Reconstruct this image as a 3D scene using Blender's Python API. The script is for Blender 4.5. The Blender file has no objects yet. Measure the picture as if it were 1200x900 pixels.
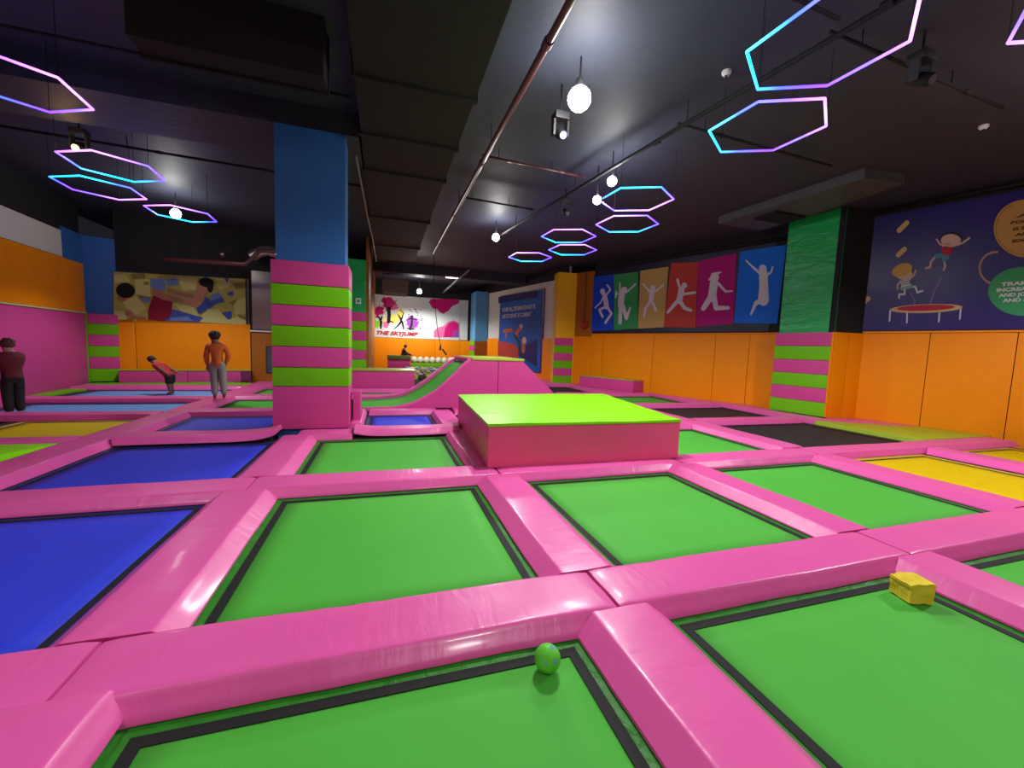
import bpy, bmesh, math, random
from mathutils import Vector, Matrix, noise
PI = math.pi
rnd = random.Random(7)
C = bpy.context.scene.collection

# ------------------------------------------------------------------ camera
CH = 1.5                                   # camera height above the pad tops
yaw, pitch, roll, FPX = 0.307438687, 0.0877178642, 0.0356206067, 477.228
_f = Vector((math.sin(yaw)*math.cos(pitch), math.cos(yaw)*math.cos(pitch), -math.sin(pitch)))
_r0 = Vector((math.cos(yaw), -math.sin(yaw), 0)); _u0 = _r0.cross(_f)
_r = _r0*math.cos(roll) + _u0*math.sin(roll)
_u = -_r0*math.sin(roll) + _u0*math.cos(roll)
cam = bpy.data.cameras.new('camera'); cam.sensor_width = 36; cam.lens = FPX/1200*36
cam.clip_start = 0.05; cam.clip_end = 200
co = bpy.data.objects.new('camera', cam); C.objects.link(co)
m = Matrix(((_r.x, _u.x, -_f.x, 0), (_r.y, _u.y, -_f.y, 0), (_r.z, _u.z, -_f.z, CH), (0, 0, 0, 1)))
co.matrix_world = m
bpy.context.scene.camera = co

# ------------------------------------------------------------------ world and exposure
w = bpy.data.worlds.new('world'); bpy.context.scene.world = w; w.use_nodes = True
w.node_tree.nodes['Background'].inputs[0].default_value = (0.5, 0.55, 0.7, 1)
w.node_tree.nodes['Background'].inputs[1].default_value = 0.02
vs = bpy.context.scene.view_settings
vs.view_transform = 'Standard'; vs.look = 'None'; vs.gamma = 1; vs.use_curve_mapping = False
vs.exposure = 0.06

# ------------------------------------------------------------------ lamps of the hall: (x, y, z, watts, radius, colour)
LAMPS = [
 (2.42, 5.15, 4.78, 560, .15, (1, .97, .92)),
 (4.15, 7.2, 4.75, 260, .09, (1, .98, .95)), (4.2, 7.85, 4.62, 160, .085, (1, .98, .95)),
 (3.2, 12.2, 4.8, 560, .11, (1, .98, .95)),
 (-5.3, 13.4, 4.75, 330, .12, (1, .98, .95)),
 (1.87, 23.5, 4.45, 760, .13, (1, .97, .92)),
 (8.4, 2.3, 4.75, 620, .12, (1, .97, .92)),
 (-3.6, .6, 4.75, 260, .12, (1, .97, .92)),
 (1.6, -2.6, 4.75, 330, .12, (1, .97, .92)),
]

# ================================================================== helpers
def px(x, y): return _f*FPX + _r*(x-600) - _u*(y-450)
def onwall(a, b, x, y):
    """pixel ray on the vertical plane through ground points a, b -> (distance along the wall from a, height)"""
    a = Vector(a); b = Vector(b); t = (b-a).normalized(); n = Vector((-t.y, t.x)); d = px(x, y)
    s = n.dot(a)/n.dot(d.xy); p = d*s
    return ((p.xy-a).dot(t), p.z+CH)

_mats = {}
def mat(name, col, rough=.5, spec=.5, metal=0, bump=None, var=0, emit=None, coat=0, vscale=3):
    if name in _mats: return _mats[name]
    mt = bpy.data.materials.new(name); mt.use_nodes = True; _mats[name] = mt
    nt = mt.node_tree; b = nt.nodes['Principled BSDF']
    b.inputs['Base Color'].default_value = (*col, 1); b.inputs['Roughness'].default_value = rough
    b.inputs['Specular IOR Level'].default_value = spec; b.inputs['Metallic'].default_value = metal
    b.inputs['Coat Weight'].default_value = coat; b.inputs['Coat Roughness'].default_value = .12
    if emit: b.inputs['Emission Color'].default_value = (*emit[0], 1); b.inputs['Emission Strength'].default_value = emit[1]
    if bump or var:
        tc = nt.nodes.new('ShaderNodeTexCoord')
        mp = nt.nodes.new('ShaderNodeMapping'); nt.links.new(tc.outputs['Object'], mp.inputs[0])
    if var:
        n = nt.nodes.new('ShaderNodeTexNoise'); n.inputs['Scale'].default_value = vscale; n.inputs['Detail'].default_value = 5
        nt.links.new(mp.outputs[0], n.inputs['Vector'])
        r = nt.nodes.new('ShaderNodeMapRange'); r.inputs['To Min'].default_value = 1-var; r.inputs['To Max'].default_value = 1+var
        nt.links.new(n.outputs[0], r.inputs[0])
        mx = nt.nodes.new('ShaderNodeVectorMath'); mx.operation = 'SCALE'; mx.inputs[0].default_value = col
        nt.links.new(r.outputs[0], mx.inputs['Scale']); nt.links.new(mx.outputs[0], b.inputs['Base Color'])
    if bump:
        sc, strength, dist, scale3 = bump
        mp2 = nt.nodes.new('ShaderNodeMapping'); nt.links.new(tc.outputs['Object'], mp2.inputs[0])
        mp2.inputs['Scale'].default_value = scale3
        n2 = nt.nodes.new('ShaderNodeTexNoise'); n2.inputs['Scale'].default_value = sc; n2.inputs['Detail'].default_value = 3
        n2.inputs['Distortion'].default_value = .6
        nt.links.new(mp2.outputs[0], n2.inputs['Vector'])
        bp = nt.nodes.new('ShaderNodeBump'); bp.inputs['Strength'].default_value = strength; bp.inputs['Distance'].default_value = dist
        nt.links.new(n2.outputs[0], bp.inputs['Height']); nt.links.new(bp.outputs[0], b.inputs['Normal'])
    return mt

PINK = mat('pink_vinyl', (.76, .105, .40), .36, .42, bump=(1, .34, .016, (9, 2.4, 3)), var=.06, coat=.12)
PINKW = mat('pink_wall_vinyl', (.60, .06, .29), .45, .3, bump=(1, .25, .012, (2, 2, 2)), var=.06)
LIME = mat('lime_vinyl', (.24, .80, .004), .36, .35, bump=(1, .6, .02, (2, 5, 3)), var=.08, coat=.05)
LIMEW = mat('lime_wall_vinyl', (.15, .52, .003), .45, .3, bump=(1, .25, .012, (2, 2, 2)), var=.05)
OLIVE = mat('faded_lime_vinyl', (.36, .50, .03), .4, .5, bump=(1, .4, .02, (3, 3, 3)), var=.08)
ORANGE = mat('orange_vinyl', (.84, .26, .001), .5, .22, bump=(1, .22, .02, (1.5, 1.5, 1.5)), var=.06)
GREEN = mat('green_mesh', (.072, .42, .046), .65, .18, bump=(220, .12, .002, (1, 1, 1)), var=.09, vscale=2)
GSKIRT = mat('green_skirt', (.025, .20, .015), .5, .25, bump=(9, .9, .02, (1, 1, 1)), var=.35, vscale=9)
BLUE = mat('blue_mesh', (.030, .050, .68), .55, .2, bump=(220, .12, .002, (1, 1, 1)), var=.12, vscale=2)
LBLUE = mat('light_blue_mesh', (.15, .36, .80), .6, .2, var=.1)
YELLOW = mat('yellow_mesh', (.66, .47, .002), .6, .12, var=.08)
BLACK = mat('black_mesh', (.022, .02, .024), .7, .3, var=.1)
WEB = mat('black_webbing', (.012, .012, .014), .75, .3, bump=(90, .4, .003, (1, 1, 1)))
STEEL = mat('dark_steel', (.05, .05, .055), .5, .5, metal=.6)
CEIL = mat('black_ceiling_paint', (.038, .044, .070), .6, .3, bump=(5, .3, .02, (1, 1, 1)), var=.15)
DUCT = mat('black_duct_paint', (.013, .013, .016), .7, .25, var=.2)
PIPE = mat('dark_red_pipe', (.11, .035, .04), .3, .6)
PIPEK = mat('dark_pipe', (.014, .013, .016), .7, .25)
BLUEC = mat('blue_column_paint', (.03, .14, .45), .5, .3, var=.08)
GREENC = mat('green_column_paint', (.012, .42, .10), .30, .45, bump=(2.2, .8, .03, (1, 1, 2.5)), var=.08)
MUSTARD = mat('mustard_paint', (.92, .54, .015), .25, .6, bump=(2, .5, .02, (1, 1, 2)), var=.08)
BROWNO = mat('dull_orange_paint', (.34, .11, .004), .5, .4, var=.1)
WHITEW = mat('white_wall_paint', (.62, .62, .60), .6, .4, var=.05)
DARKW = mat('dark_wall_paint', (.018, .018, .022), .7, .2, var=.1)
NAVY = mat('navy_frame', (.012, .013, .04), .4, .5)
WHITE = mat('white_plastic', (.75, .75, .75), .4)
TRIM = mat('pale_edge_trim', (.55, .6, .25), .4)
FOAM = mat('yellow_foam', (.72, .56, .05), .9, .1, bump=(60, .6, .006, (1, 1, 1)), var=.1)

def tag(o, label=None, cat=None, group=None, kind=None):
    if label: o['label'] = label
    if cat: o['category'] = cat
    if group: o['group'] = group
    if kind: o['kind'] = kind
    return o
def thing(name, label, cat, loc=(0, 0, 0), rotz=0, group=None):
    o = bpy.data.objects.new(name, None); C.objects.link(o); o.empty_display_size = .2
    o.location = loc; o.rotation_euler = (0, 0, rotz)
    return tag(o, label, cat, group)

class MB:
    def __init__(s): s.v = []; s.f = []
    def add(s, vs_, fs):
        o = len(s.v); s.v += [tuple(v) for v in vs_]; s.f += [tuple(i+o for i in f) for f in fs]; return s
    def box(s, x0, x1, y0, y1, z0, z1):
        return s.prism([(x0, y0), (x1, y0), (x1, y1), (x0, y1)], z0, z1)
    def prism(s, poly, z0, z1):
        n = len(poly)
        vs_ = [(x, y, z0) for x, y in poly] + [(x, y, z1) for x, y in poly]
        fs = [tuple(reversed(range(n))), tuple(range(n, 2*n))] + [(i, (i+1) % n, n+(i+1) % n, n+i) for i in range(n)]
        return s.add(vs_, fs)
    def wallprism(s, poly, y0, y1):           # polygon in local x,z with thickness along y
        n = len(poly)
        vs_ = [(x, y0, z) for x, z in poly] + [(x, y1, z) for x, z in poly]
        fs = [tuple(range(n)), tuple(reversed(range(n, 2*n)))] + [(i, n+i, n+(i+1) % n, (i+1) % n) for i in range(n)]
        return s.add(vs_, fs)
    def tube(s, pts, r, n=8, cap=True):
        pts = [Vector(p) for p in pts]; rs = r if isinstance(r, (list, tuple)) else [r]*len(pts)
        rings = []; prev = None
        for i, p in enumerate(pts):
            t = (pts[min(i+1, len(pts)-1)]-pts[max(i-1, 0)]).normalized()
            if prev is None: a = t.orthogonal().normalized()
            else: a = (prev - t*prev.dot(t)).normalized()
            prev = a; b = t.cross(a)
            rings.append([p + (a*math.cos(2*PI*k/n)+b*math.sin(2*PI*k/n))*rs[i] for k in range(n)])
        vs_ = [v for rg in rings for v in rg]; fs = []
        for i in range(len(pts)-1):
            for k in range(n):
                fs.append((i*n+k, i*n+(k+1) % n, (i+1)*n+(k+1) % n, (i+1)*n+k))
        if cap: fs += [tuple(reversed(range(n))), tuple(range((len(pts)-1)*n, len(pts)*n))]
        return s.add(vs_, fs)
    def ball(s, c, rx, ry=None, rz=None, nu=16, nv=10):
        ry = ry or rx; rz = rz or rx; c = Vector(c)
        vs_ = [c+Vector((0, 0, rz))]
        for i in range(1, nv):
            th = PI*i/nv
            for k in range(nu):
                ph = 2*PI*k/nu
                vs_.append(c+Vector((rx*math.sin(th)*math.cos(ph), ry*math.sin(th)*math.sin(ph), rz*math.cos(th))))
        vs_.append(c-Vector((0, 0, rz))); fs = []
        for k in range(nu): fs.append((0, 1+k, 1+(k+1) % nu))
        for i in range(nv-2):
            for k in range(nu):
                a = 1+i*nu; fs.append((a+k, a+nu+k, a+nu+(k+1) % nu, a+(k+1) % nu))
        a = 1+(nv-2)*nu
        for k in range(nu): fs.append((a+k, len(vs_)-1, a+(k+1) % nu))
        return s.add(vs_, fs)
    def build(s, name, material, parent=None, smooth=False, bevel=0, loc=None, seg=2):
        me = bpy.data.meshes.new(name); me.from_pydata(s.v, [], s.f); 
        bm = bmesh.new(); bm.from_mesh(me); bmesh.ops.recalc_face_normals(bm, faces=bm.faces)
        if bevel: bmesh.ops.bevel(bm, geom=list(bm.edges), offset=bevel, segments=seg, profile=.7, affect='EDGES')
        bm.to_mesh(me); bm.free()
        if smooth or bevel:
            for p in me.polygons: p.use_smooth = True
        if bevel:
            try: me.set_sharp_from_angle(angle=math.radians(50))
            except Exception: pass
        me.materials.append(material)
        o = bpy.data.objects.new(name, me); C.objects.link(o)
        if parent: o.parent = parent
        if loc: o.location = loc
        return o

def struct(name, mb, m_, parent=None, **k):
    o = mb.build(name, m_, parent, **k)
    if not parent: o['kind'] = 'structure'
    return o

# ------------------------------------------------------------------ lamps: fixture (a thing) + its light
def flood(i, x, y, z, watts, rad, col, label):
    t = thing('ceiling_lamp', label, 'lamp', (x, y, z), 0, 'white ceiling lamps')
    g = mat('lamp_glow', (1, 1, 1), .5, emit=((1, .98, .93), 55))
    b = MB(); b.ball((0, 0, 0), rad, nu=20, nv=12); b.build('bulb', g, t, smooth=True)
    h = MB(); h.tube([(0, 0, rad*.9), (0, 0, rad*1.2), (0, 0, rad*1.7)], [rad*.5, rad*.45, rad*.3], 14); h.build('lamp_holder', STEEL, t)
    s = MB(); s.tube([(0, 0, rad*1.6), (0, 0, CZ-z)], .012, 6); s.build('drop_rod', PIPEK, t)
    L = bpy.data.lights.new('lamp_light', 'SPOT'); L.energy = watts; L.spot_size = math.radians(118 if i == 4 else 138 if i == 7 else 162); L.spot_blend = .45; L.color = col; L.shadow_soft_size = rad
    lo = bpy.data.objects.new('lamp_light', L); C.objects.link(lo); lo.location = (x, y, z-rad*2.15)
    L2 = bpy.data.lights.new('lamp_glow_light', 'POINT'); L2.energy = watts*.07; L2.color = col; L2.shadow_soft_size = rad*.8
    l2 = bpy.data.objects.new('lamp_glow_light', L2); C.objects.link(l2); l2.location = (x-.02, y-rad*2.3, z+.02)
CZ = 5.3
lamp_labels = [
 'bright round white floodlight hanging from the black ceiling, largest of the glowing lamps',
 'white lamp on the ceiling pipe, upper of the close pair by the hexagon lights',
 'white lamp on the ceiling pipe, lower of the close pair by the hexagon lights',
 'small white round lamp near the far end of the ceiling, above the ramp',
 'white lamp glowing behind the hexagon light nearest the photo mural',
 'small white lamp far back in front of the white splash banner',
 'white ceiling lamp beyond the right edge over the near trampolines',
 'white ceiling lamp beyond the left edge over the near trampolines',
 'white ceiling lamp behind the viewpoint']
for i, (x, y, z, wt, rd, cl) in enumerate(LAMPS): flood(i, x, y, z, wt, rd, cl, lamp_labels[i])

# ================================================================== structure
FZ = -.5
fl = MB(); fl.box(-9.5, 15, -7.5, 27.5, FZ-.1, FZ); struct('floor', fl, mat('concrete_floor', (.08, .075, .075), .8, var=.2))
ce = MB(); ce.box(-9.5, 15, -7.5, 27.5, CZ, CZ+.15); struct('ceiling', ce, CEIL)

def wall(name, a, b, material, z0=FZ, z1=CZ, th=.12):
    """vertical wall from a to b; local x runs a->b, local -y faces the room (the viewer when a is left of b)"""
    a = Vector(a); b = Vector(b); L = (b-a).length
    mb = MB(); mb.box(0, L, 0, th, z0, z1)
    o = mb.build(name, material); o['kind'] = 'structure'
    o.location = (a.x, a.y, 0); o.rotation_euler = (0, 0, math.atan2(b.y-a.y, b.x-a.x))
    return o, L
def panels(o, L, xs, z0, z1, material, name='wall_panel', y=-.05, gap=.012, bevel=.012):
    for i in range(len(xs)-1):
        mb = MB(); mb.box(xs[i]+gap/2, xs[i+1]-gap/2, y, .002, z0, z1); mb.build(name, material, o, bevel=bevel)

# left wall: pink below, orange above, white strip, dark top
LA, LB = (-6.3, -7.2), (-8.62, 15.7)
LA = (-5.3, -7.2)
LA = (-8.62+(-.125*-1)*22.9, -7.2)
wl, L = wall('wall_left', LA, LB, DARKW)
xs = [0, 3.6, 7.2, 10.8, 14.4, 18.0, L]
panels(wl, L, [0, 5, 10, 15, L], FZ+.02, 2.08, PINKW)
xo = [0, 4, 8, 12, 16, 19.2, 21.9, L]
panels(wl, L, xo, 2.13, 3.55, ORANGE, y=-.06)
mb = MB(); mb.box(0, L, -.075, 0, 2.085, 2.125); mb.build('edge_strip', TRIM, wl)
mb = MB(); mb.box(0, L-1.0, -.03, 0, 3.57, 4.28); mb.build('white_band', WHITEW, wl)
mb = MB(); mb.box(L-.995, L+.05, -.035, 0, 3.2, 4.4); mb.build('blue_panel', BLUEC, wl)

# back wall left part (photo mural wall)
BA, BB = (-7.95, 16.0), (-4.53, 16.76)
wb, Lb = wall('wall_back_left', BA, BB, DARKW)
panels(wb, Lb, [0, .42, Lb], FZ+.02, 2.02, ORANGE)
# recess with the steel panel, hidden mostly behind the blue column
ws, Ls = wall('wall_back_recess', (-4.53, 16.76), (-1.6, 17.1), DARKW)
panels(ws, Ls, [0.02, 1.3, Ls], FZ+.02, 1.72, BROWNO)
SP = mat('brushed_steel_cladding', (.33, .30, .28), .38, .5, metal=.7, bump=(2, .3, .02, (14, 1, .3)))
panels(ws, Ls, [0.06, .70, 1.4, Ls], 1.84, 3.9, SP, name='steel_panel', y=-.03)
mb = MB(); mb.box(0, Ls, -.09, 0, 1.76, 1.81); mb.build('ledge', WHITE, ws)
# small window in that recess
wi = MB(); wi.box(.47, .87, -.075, -.045, .28, 1.26); wo = wi.build('window_1', STEEL); wo['kind'] = 'structure'
wo.location = ws.location; wo.rotation_euler = ws.rotation_euler
wi = MB(); wi.box(.51, .83, -.085, -.07, .33, 1.21); wi.build('pane', mat('dark_glass', (.05, .09, .11), .08, .8, var=.6), wo)

# partition behind the far green column
wp, Lp = wall('wall_partition', (-.62, 15.9), (-.60, 26.0), BROWNO, th=-.1)
wp.rotation_euler = (0, 0, math.atan2(10.1, .02))
for k in range(6):
    mb = MB(); mb.box(.02, 9.9, -.045, .002, .05+k*.34, .05+(k+1)*.34-.015); mb.build('wall_panel', PINKW if k % 2 else LIMEW, wp)
mb = MB(); mb.box(.02, 9.9, -.03, .002, 2.1, 3.45); mb.build('upper_panel', BROWNO, wp)

# far back wall with the white splash banner
FA, FB = (-.62, 26.0), (6.5, 26.0)
wf, Lf = wall('wall_back', FA, FB, DARKW)
panels(wf, Lf, [.05, 1.9, 3.7, 5.3, Lf], FZ+.02, 1.86, ORANGE)
mb = MB(); mb.box(.03, 5.75, -.03, 0, 1.9, 4.42); mb.build('white_band', WHITEW, wf)

# right far wall (climbing poster)
RA, RB = (5.75, 26.0), (8.0, 17.2)
wr, Lr = wall('wall_right_far', RA, RB, WHITEW)
panels(wr, Lr, [0, 2.2, 4.6, 7.0, Lr], FZ+.02, 2.04, ORANGE)
mb = MB(); mb.box(0, Lr, -.03, 0, 4.78, CZ); mb.build('dark_band', DARKW, wr)

# banner wall
NA, NB = (8.63, 15.93), (11.27, 9.31)
NAe, NBe = NA, (11.55, 8.6)
wn, Ln = wall('wall_right_middle', NA, NBe, DARKW)
panels(wn, Ln, [0, .65, 3.0, 5.3, 6.35, Ln], FZ+.02, 2.2, ORANGE)
mb = MB(); mb.box(0, Ln, -.075, 0, 2.205, 2.245); mb.build('edge_strip', ORANGE, wn)

# mural wall
MA, MBp = (11.89, 7.44), (14.3, -.25)
wm, Lm = wall('wall_right_near', MA, MBp, DARKW)
panels(wm, Lm, [0, 1.25, 2.55, 3.85, 5.15, 6.45, Lm], FZ+.02, 2.2, ORANGE)
mb = MB(); mb.box(0, Lm, -.075, 0, 2.205, 2.25); mb.build('edge_strip', ORANGE, wm)
wq, Lq = wall('wall_right_return', (10.93, 7.54), (11.9, 7.44), DARKW)
panels(wq, Lq, [.02, .47, Lq], FZ+.02, 2.2, ORANGE)
# walls behind the viewpoint close the hall
w1, _ = wall('wall_right_rear', (14.3, -.25), (14.3, -7.3), ORANGE)
w2, _ = wall('wall_front', (14.4, -7.2), (-6.0, -7.2), ORANGE)

# ------------------------------------------------------------------ ceiling beams and services
bm_ = MB(); bm_.box(-9.3, -.42, 7.65, 8.9, 4.93, CZ); struct('trim_1', bm_, CEIL)          # beam over the blue column
bm_ = MB(); bm_.box(-9.3, 8.2, 20.6, 21.5, 4.9, CZ); struct('trim_2', bm_, CEIL)
dk = thing('ventilation_duct', 'wide flat black ventilation duct running along the middle of the ceiling', 'duct', (0, 0, 4.9))
ys = [-6.5, -3.3, -.2, 2.9, 5.9, 7.4, 8.85, 11.9, 15.2, 18.0]
for i in range(len(ys)-1):
    mb = MB(); mb.box(-.38, 1.18, ys[i]+.02, ys[i+1]-.02, 0, .38); mb.build('duct_section', DUCT, dk)
    mb = MB(); mb.box(-.42, 1.22, ys[i+1]-.03, ys[i+1]+.03, -.035, .4); mb.build('flange', PIPEK, dk)
b2 = thing('ventilation_duct', 'short black duct crossing under the ceiling at upper left', 'duct', (-1.65, 5.6, 4.6))
mb = MB(); mb.box(-.95, .95, 0, .34, .03, .7); mb.build('duct_section', DUCT, b2)
mb = MB(); mb.box(-.98, .97, .33, .38, 0, .7); mb.build('flange', PIPEK, b2)
b3 = thing('ventilation_duct', 'small black duct hanging far back above the splash banner', 'duct', (.55, 21.8, 4.1))
mb = MB(); mb.box(-.6, .6, 0, 1.6, 0, .6); mb.build('duct_section', DUCT, b3)
mb = MB(); mb.box(-.64, .64, -.03, .03, -.03, .63); mb.build('flange', mat('dull_flange', (.2, .18, .15), .5), b3)
for sx in (-.62, .62):
    mb = MB(); mb.tube([(sx, .8, 0), (sx, .8, CZ-4.1)], .012, 6); mb.build('hanger_rod', PIPEK, b3)
b4 = thing('ventilation_duct', 'dark grey box duct along the ceiling above the wall banners', 'duct', (9.05, 5.95, 5.1))
mb = MB(); mb.prism([(0, 0), (1.0, -.1), (1.2, 1.7), (1.2, 3.4), (-.3, 3.4)], 0, .2); mb.build('duct_section', mat('grey_duct', (.07, .075, .085), .5), b4)
mb = MB(); mb.box(.1, 1.1, 2.0, 2.6, -.06, 0.002); mb.build('outlet', DUCT, b4)

def pipe(label, pts, r, m_=PIPEK, joints=0):
    t = thing('ceiling_pipe', label, 'pipe', pts[0]); o = Vector(pts[0])
    q = [Vector(p)-o for p in pts]
    mb = MB(); mb.tube(q, r, 10); mb.build('pipe_run', m_, t, smooth=True)
    for k in range(joints):
        f = (k+.5)/joints; p = q[0].lerp(q[-1], f); d = (q[-1]-q[0]).normalized()
        c = MB(); c.tube([p-d*.05, p+d*.05], r*1.35, 10); c.build('coupling', m_, t)
    for k in range(max(1, joints)):
        f = (k+.3)/max(1, joints); p = q[0].lerp(q[-1], f)
        c = MB(); c.tube([p, Vector((p.x, p.y, CZ-o.z))], .008, 5); c.build('hanger_rod', PIPEK, t)
    return t
pipe('long dark red sprinkler pipe running beside the wide ceiling duct', [(1.72, -6.5, 4.9), (1.72, 15.6, 4.9)], .045, PIPE, 7)
pipe('slanting black pipe crossing the ceiling by the right hexagon lights', [(5.2, -1.5, 4.95), (4.68, 2.93, 4.95), (4.3, 5.44, 4.95), (3.5, 11.66, 4.95), (3.3, 13.5, 4.95)], .032, PIPEK, 5)
pipe('pale thin pipe at the far end of the ceiling above the ramp', [(3.45, 17.5, 4.75), (3.45, 25.5, 4.75)], .05, mat('grey_pipe', (.3, .3, .3), .4), 2)
pos = ['nearest', 'second nearest', 'third nearest', 'fourth nearest', 'fifth nearest']
for k, (yy, x0, x1) in enumerate([(5.7, 4.4, 8.0), (7.9, 1.75, 4.0), (10.2, 1.75, 3.7), (3.6, 4.7, 8.3), (3.3, 1.8, 4.6)]):
    pipe(['thin branch pipe meeting the slanting pipe above the floodlight on its right',
          'thin branch pipe between the red pipe and the close pair of lamps',
          'thin branch pipe crossing the ceiling above the small round lamp',
          'thin branch pipe crossing above the largest hexagon light',
          'thin branch pipe over the brightest floodlight'][k], [(x0, yy, 5.12), (x1, yy+.15, 5.12)], .022, PIPE if k == 1 else PIPEK, 2)
pipe('thin branch pipe crossing the left ceiling above the hexagon lights', [(-8, 9.9, 5.1), (-.5, 10.4, 5.1)], .025, PIPEK, 3)
pipe('thin cable tray edge on the left ceiling behind the short duct', [(-6, 6.9, 5.15), (-.5, 6.9, 5.15)], .02, PIPEK, 2)
pipe('dark red pipe high on the wall above the photo mural', [(-6.4, 15.3, 3.83), (-4.3, 15.5, 3.9), (-4.1, 15.5, 4.1), (-3.9, 15.6, 4.4), (-3.4, 15.6, 4.42)], .07, PIPE, 1)
pipe('black pipe on the wall above the right banners', [(8.75, 15.2, 4.95), (11.2, 9.1, 4.98)], .05, PIPEK, 2)
pipe('black pipe on the wall above the purple mural', [(11.72, 7.4, 5.22), (13.6, 1.2, 5.22)], .04, PIPEK, 2)
pipe('loose cable conduit sagging along the left side of the wide duct', [(-.5, 8.2, 4.85), (-.42, 11.5, 4.75), (-.36, 14, 4.8), (-.3, 17.5, 4.75)], .018, mat('tan_cable', (.2, .16, .1), .5), 2)
t = thing('flexible_duct', 'ribbed silver flexible duct curving above the steel cladding', 'duct', (-4.1, 16.3, 4.2))
mb = MB()
pp = [(-.25+.12*k, 0, .25*math.sin(k*.35)+.1) for k in range(10)]
rr = [.17+.015*(k % 2) for k in range(10)]
mb.tube(pp, rr, 12); mb.build('duct_hose', mat('silver_foil', (.5, .5, .5), .3, metal=.9), t)
mb = MB(); mb.tube([(.1, 0, .3), (.1, 0, CZ-4.2)], .01, 5); mb.build('hanger_rod', PIPEK, t)

def detector(x, y, label):
    t = thing('smoke_detector', label, 'detector', (x, y, CZ))
    mb = MB(); mb.tube([(0, 0, -.0), (0, 0, -.03), (0, 0, -.06)], [.06, .06, .035], 14); mb.build('cap', WHITE, t, smooth=False)
    mb = MB(); mb.tube([(0, 0, -.06), (0, 0, -.075)], .02, 10); mb.build('sensor', STEEL, t)
detector(4.36, 4.72, 'round white smoke detector left of the largest hexagon light')
detector(9.1, 4.3, 'small white smoke detector above the purple mural')
def moving_head(x, y, z, label, glow=None):
    t = thing('party_spotlight', label, 'spotlight', (x, y, z))
    mb = MB(); mb.box(-.11, .11, -.09, .09, .2, .3); mb.build('base_box', STEEL, t, bevel=.01)
    mb = MB(); mb.box(-.12, -.09, -.05, .05, -.02, .2); mb.build('yoke_arm', STEEL, t); mb = MB(); mb.box(.09, .12, -.05, .05, -.02, .2); mb.build('yoke_arm', STEEL, t)
    mb = MB(); mb.tube([(0, .1, .07), (0, 0, .02), (0, -.12, -.05)], [.05, .075, .065], 12); mb.build('lamp_head', DUCT, t, smooth=True)
    mb = MB(); mb.tube([(0, -.12, -.05), (0, -.13, -.055)], .05, 12); mb.build('lens', glow or mat('dark_lens', (.1, .1, .12), .1), t)
    mb = MB(); mb.tube([(0, 0, .3), (0, 0, CZ-z)], .015, 6); mb.build('drop_rod', PIPEK, t)
moving_head(2.42, 5.75, 4.6, 'small white spotlight hanging beside the brightest floodlight', mat('pale_violet_lens', (.3, .3, .8), .2, emit=((.45, .4, 1), 2.0)))
moving_head(5.9, 3.4, 4.75, 'black moving spotlight right of the largest hexagon light')
moving_head(4.1, 9.2, 4.75, 'black moving spotlight left of the third hexagon light')
moving_head(-5.05, 9.35, 4.7, 'party spotlight glowing yellow above the left hexagon lights', mat('amber_lens', (1, .6, .1), .2, emit=((1, .55, .08), 14)))
L = bpy.data.lights.new('party_light', 'POINT'); L.energy = 6; L.color = (1, .6, .1); L.shadow_soft_size = .04
lo = bpy.data.objects.new('party_light', L); C.objects.link(lo); lo.location = (-5.05, 9.1, 4.55)
t = thing('tube_light', 'short white and red tube light far back on the ceiling', 'lamp', (3.2, 20.2, 4.78))
mb = MB(); mb.box(-.35, .35, -.04, .04, 0, .05); mb.build('diffuser', mat('tube_glow', (1, .9, .9), .4, emit=((1, .75, .75), 3)), t)
mb = MB(); mb.box(-.36, .36, -.05, .05, .05, .12); mb.build('casing', PIPE, t)

# ------------------------------------------------------------------ hexagon LED lights
def hexmat(i, ph):
    mt = bpy.data.materials.new('led_gradient'); mt.use_nodes = True; nt = mt.node_tree
    b = nt.nodes['Principled BSDF']; b.inputs['Base Color'].default_value = (.3, .3, .3, 1)
    tc = nt.nodes.new('ShaderNodeTexCoord'); mp = nt.nodes.new('ShaderNodeMapping'); mp.inputs['Rotation'].default_value = (0, 0, ph)
    gr = nt.nodes.new('ShaderNodeTexGradient'); gr.gradient_type = 'RADIAL'
    cr = nt.nodes.new('ShaderNodeValToRGB'); e = cr.color_ramp.elements
    stops = [(0, (.10, .02, 1)), (.10, (.02, .05, 1)), (.22, (.0, .42, 1)), (.30, (0, .75, .95)), (.42, (.02, .08, 1)), (.56, (.12, .06, 1)), (.66, (.8, .14, .85)), (.76, (.55, .16, 1)), (.88, (.10, .06, 1)), (1, (.10, .02, 1))]
    e[0].position, e[0].color = stops[0][0], (*stops[0][1], 1); e[1].position, e[1].color = 1, (*stops[-1][1], 1)
    for p, c in stops[1:-1]:
        x = e.new(p); x.color = (*c, 1)
    nt.links.new(tc.outputs['Object'], mp.inputs[0]); nt.links.new(mp.outputs[0], gr.inputs[0]); nt.links.new(gr.outputs[1], cr.inputs[0])
    nt.links.new(cr.outputs[0], b.inputs['Emission Color']); b.inputs['Emission Strength'].default_value = 5.5
    return mt
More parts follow.
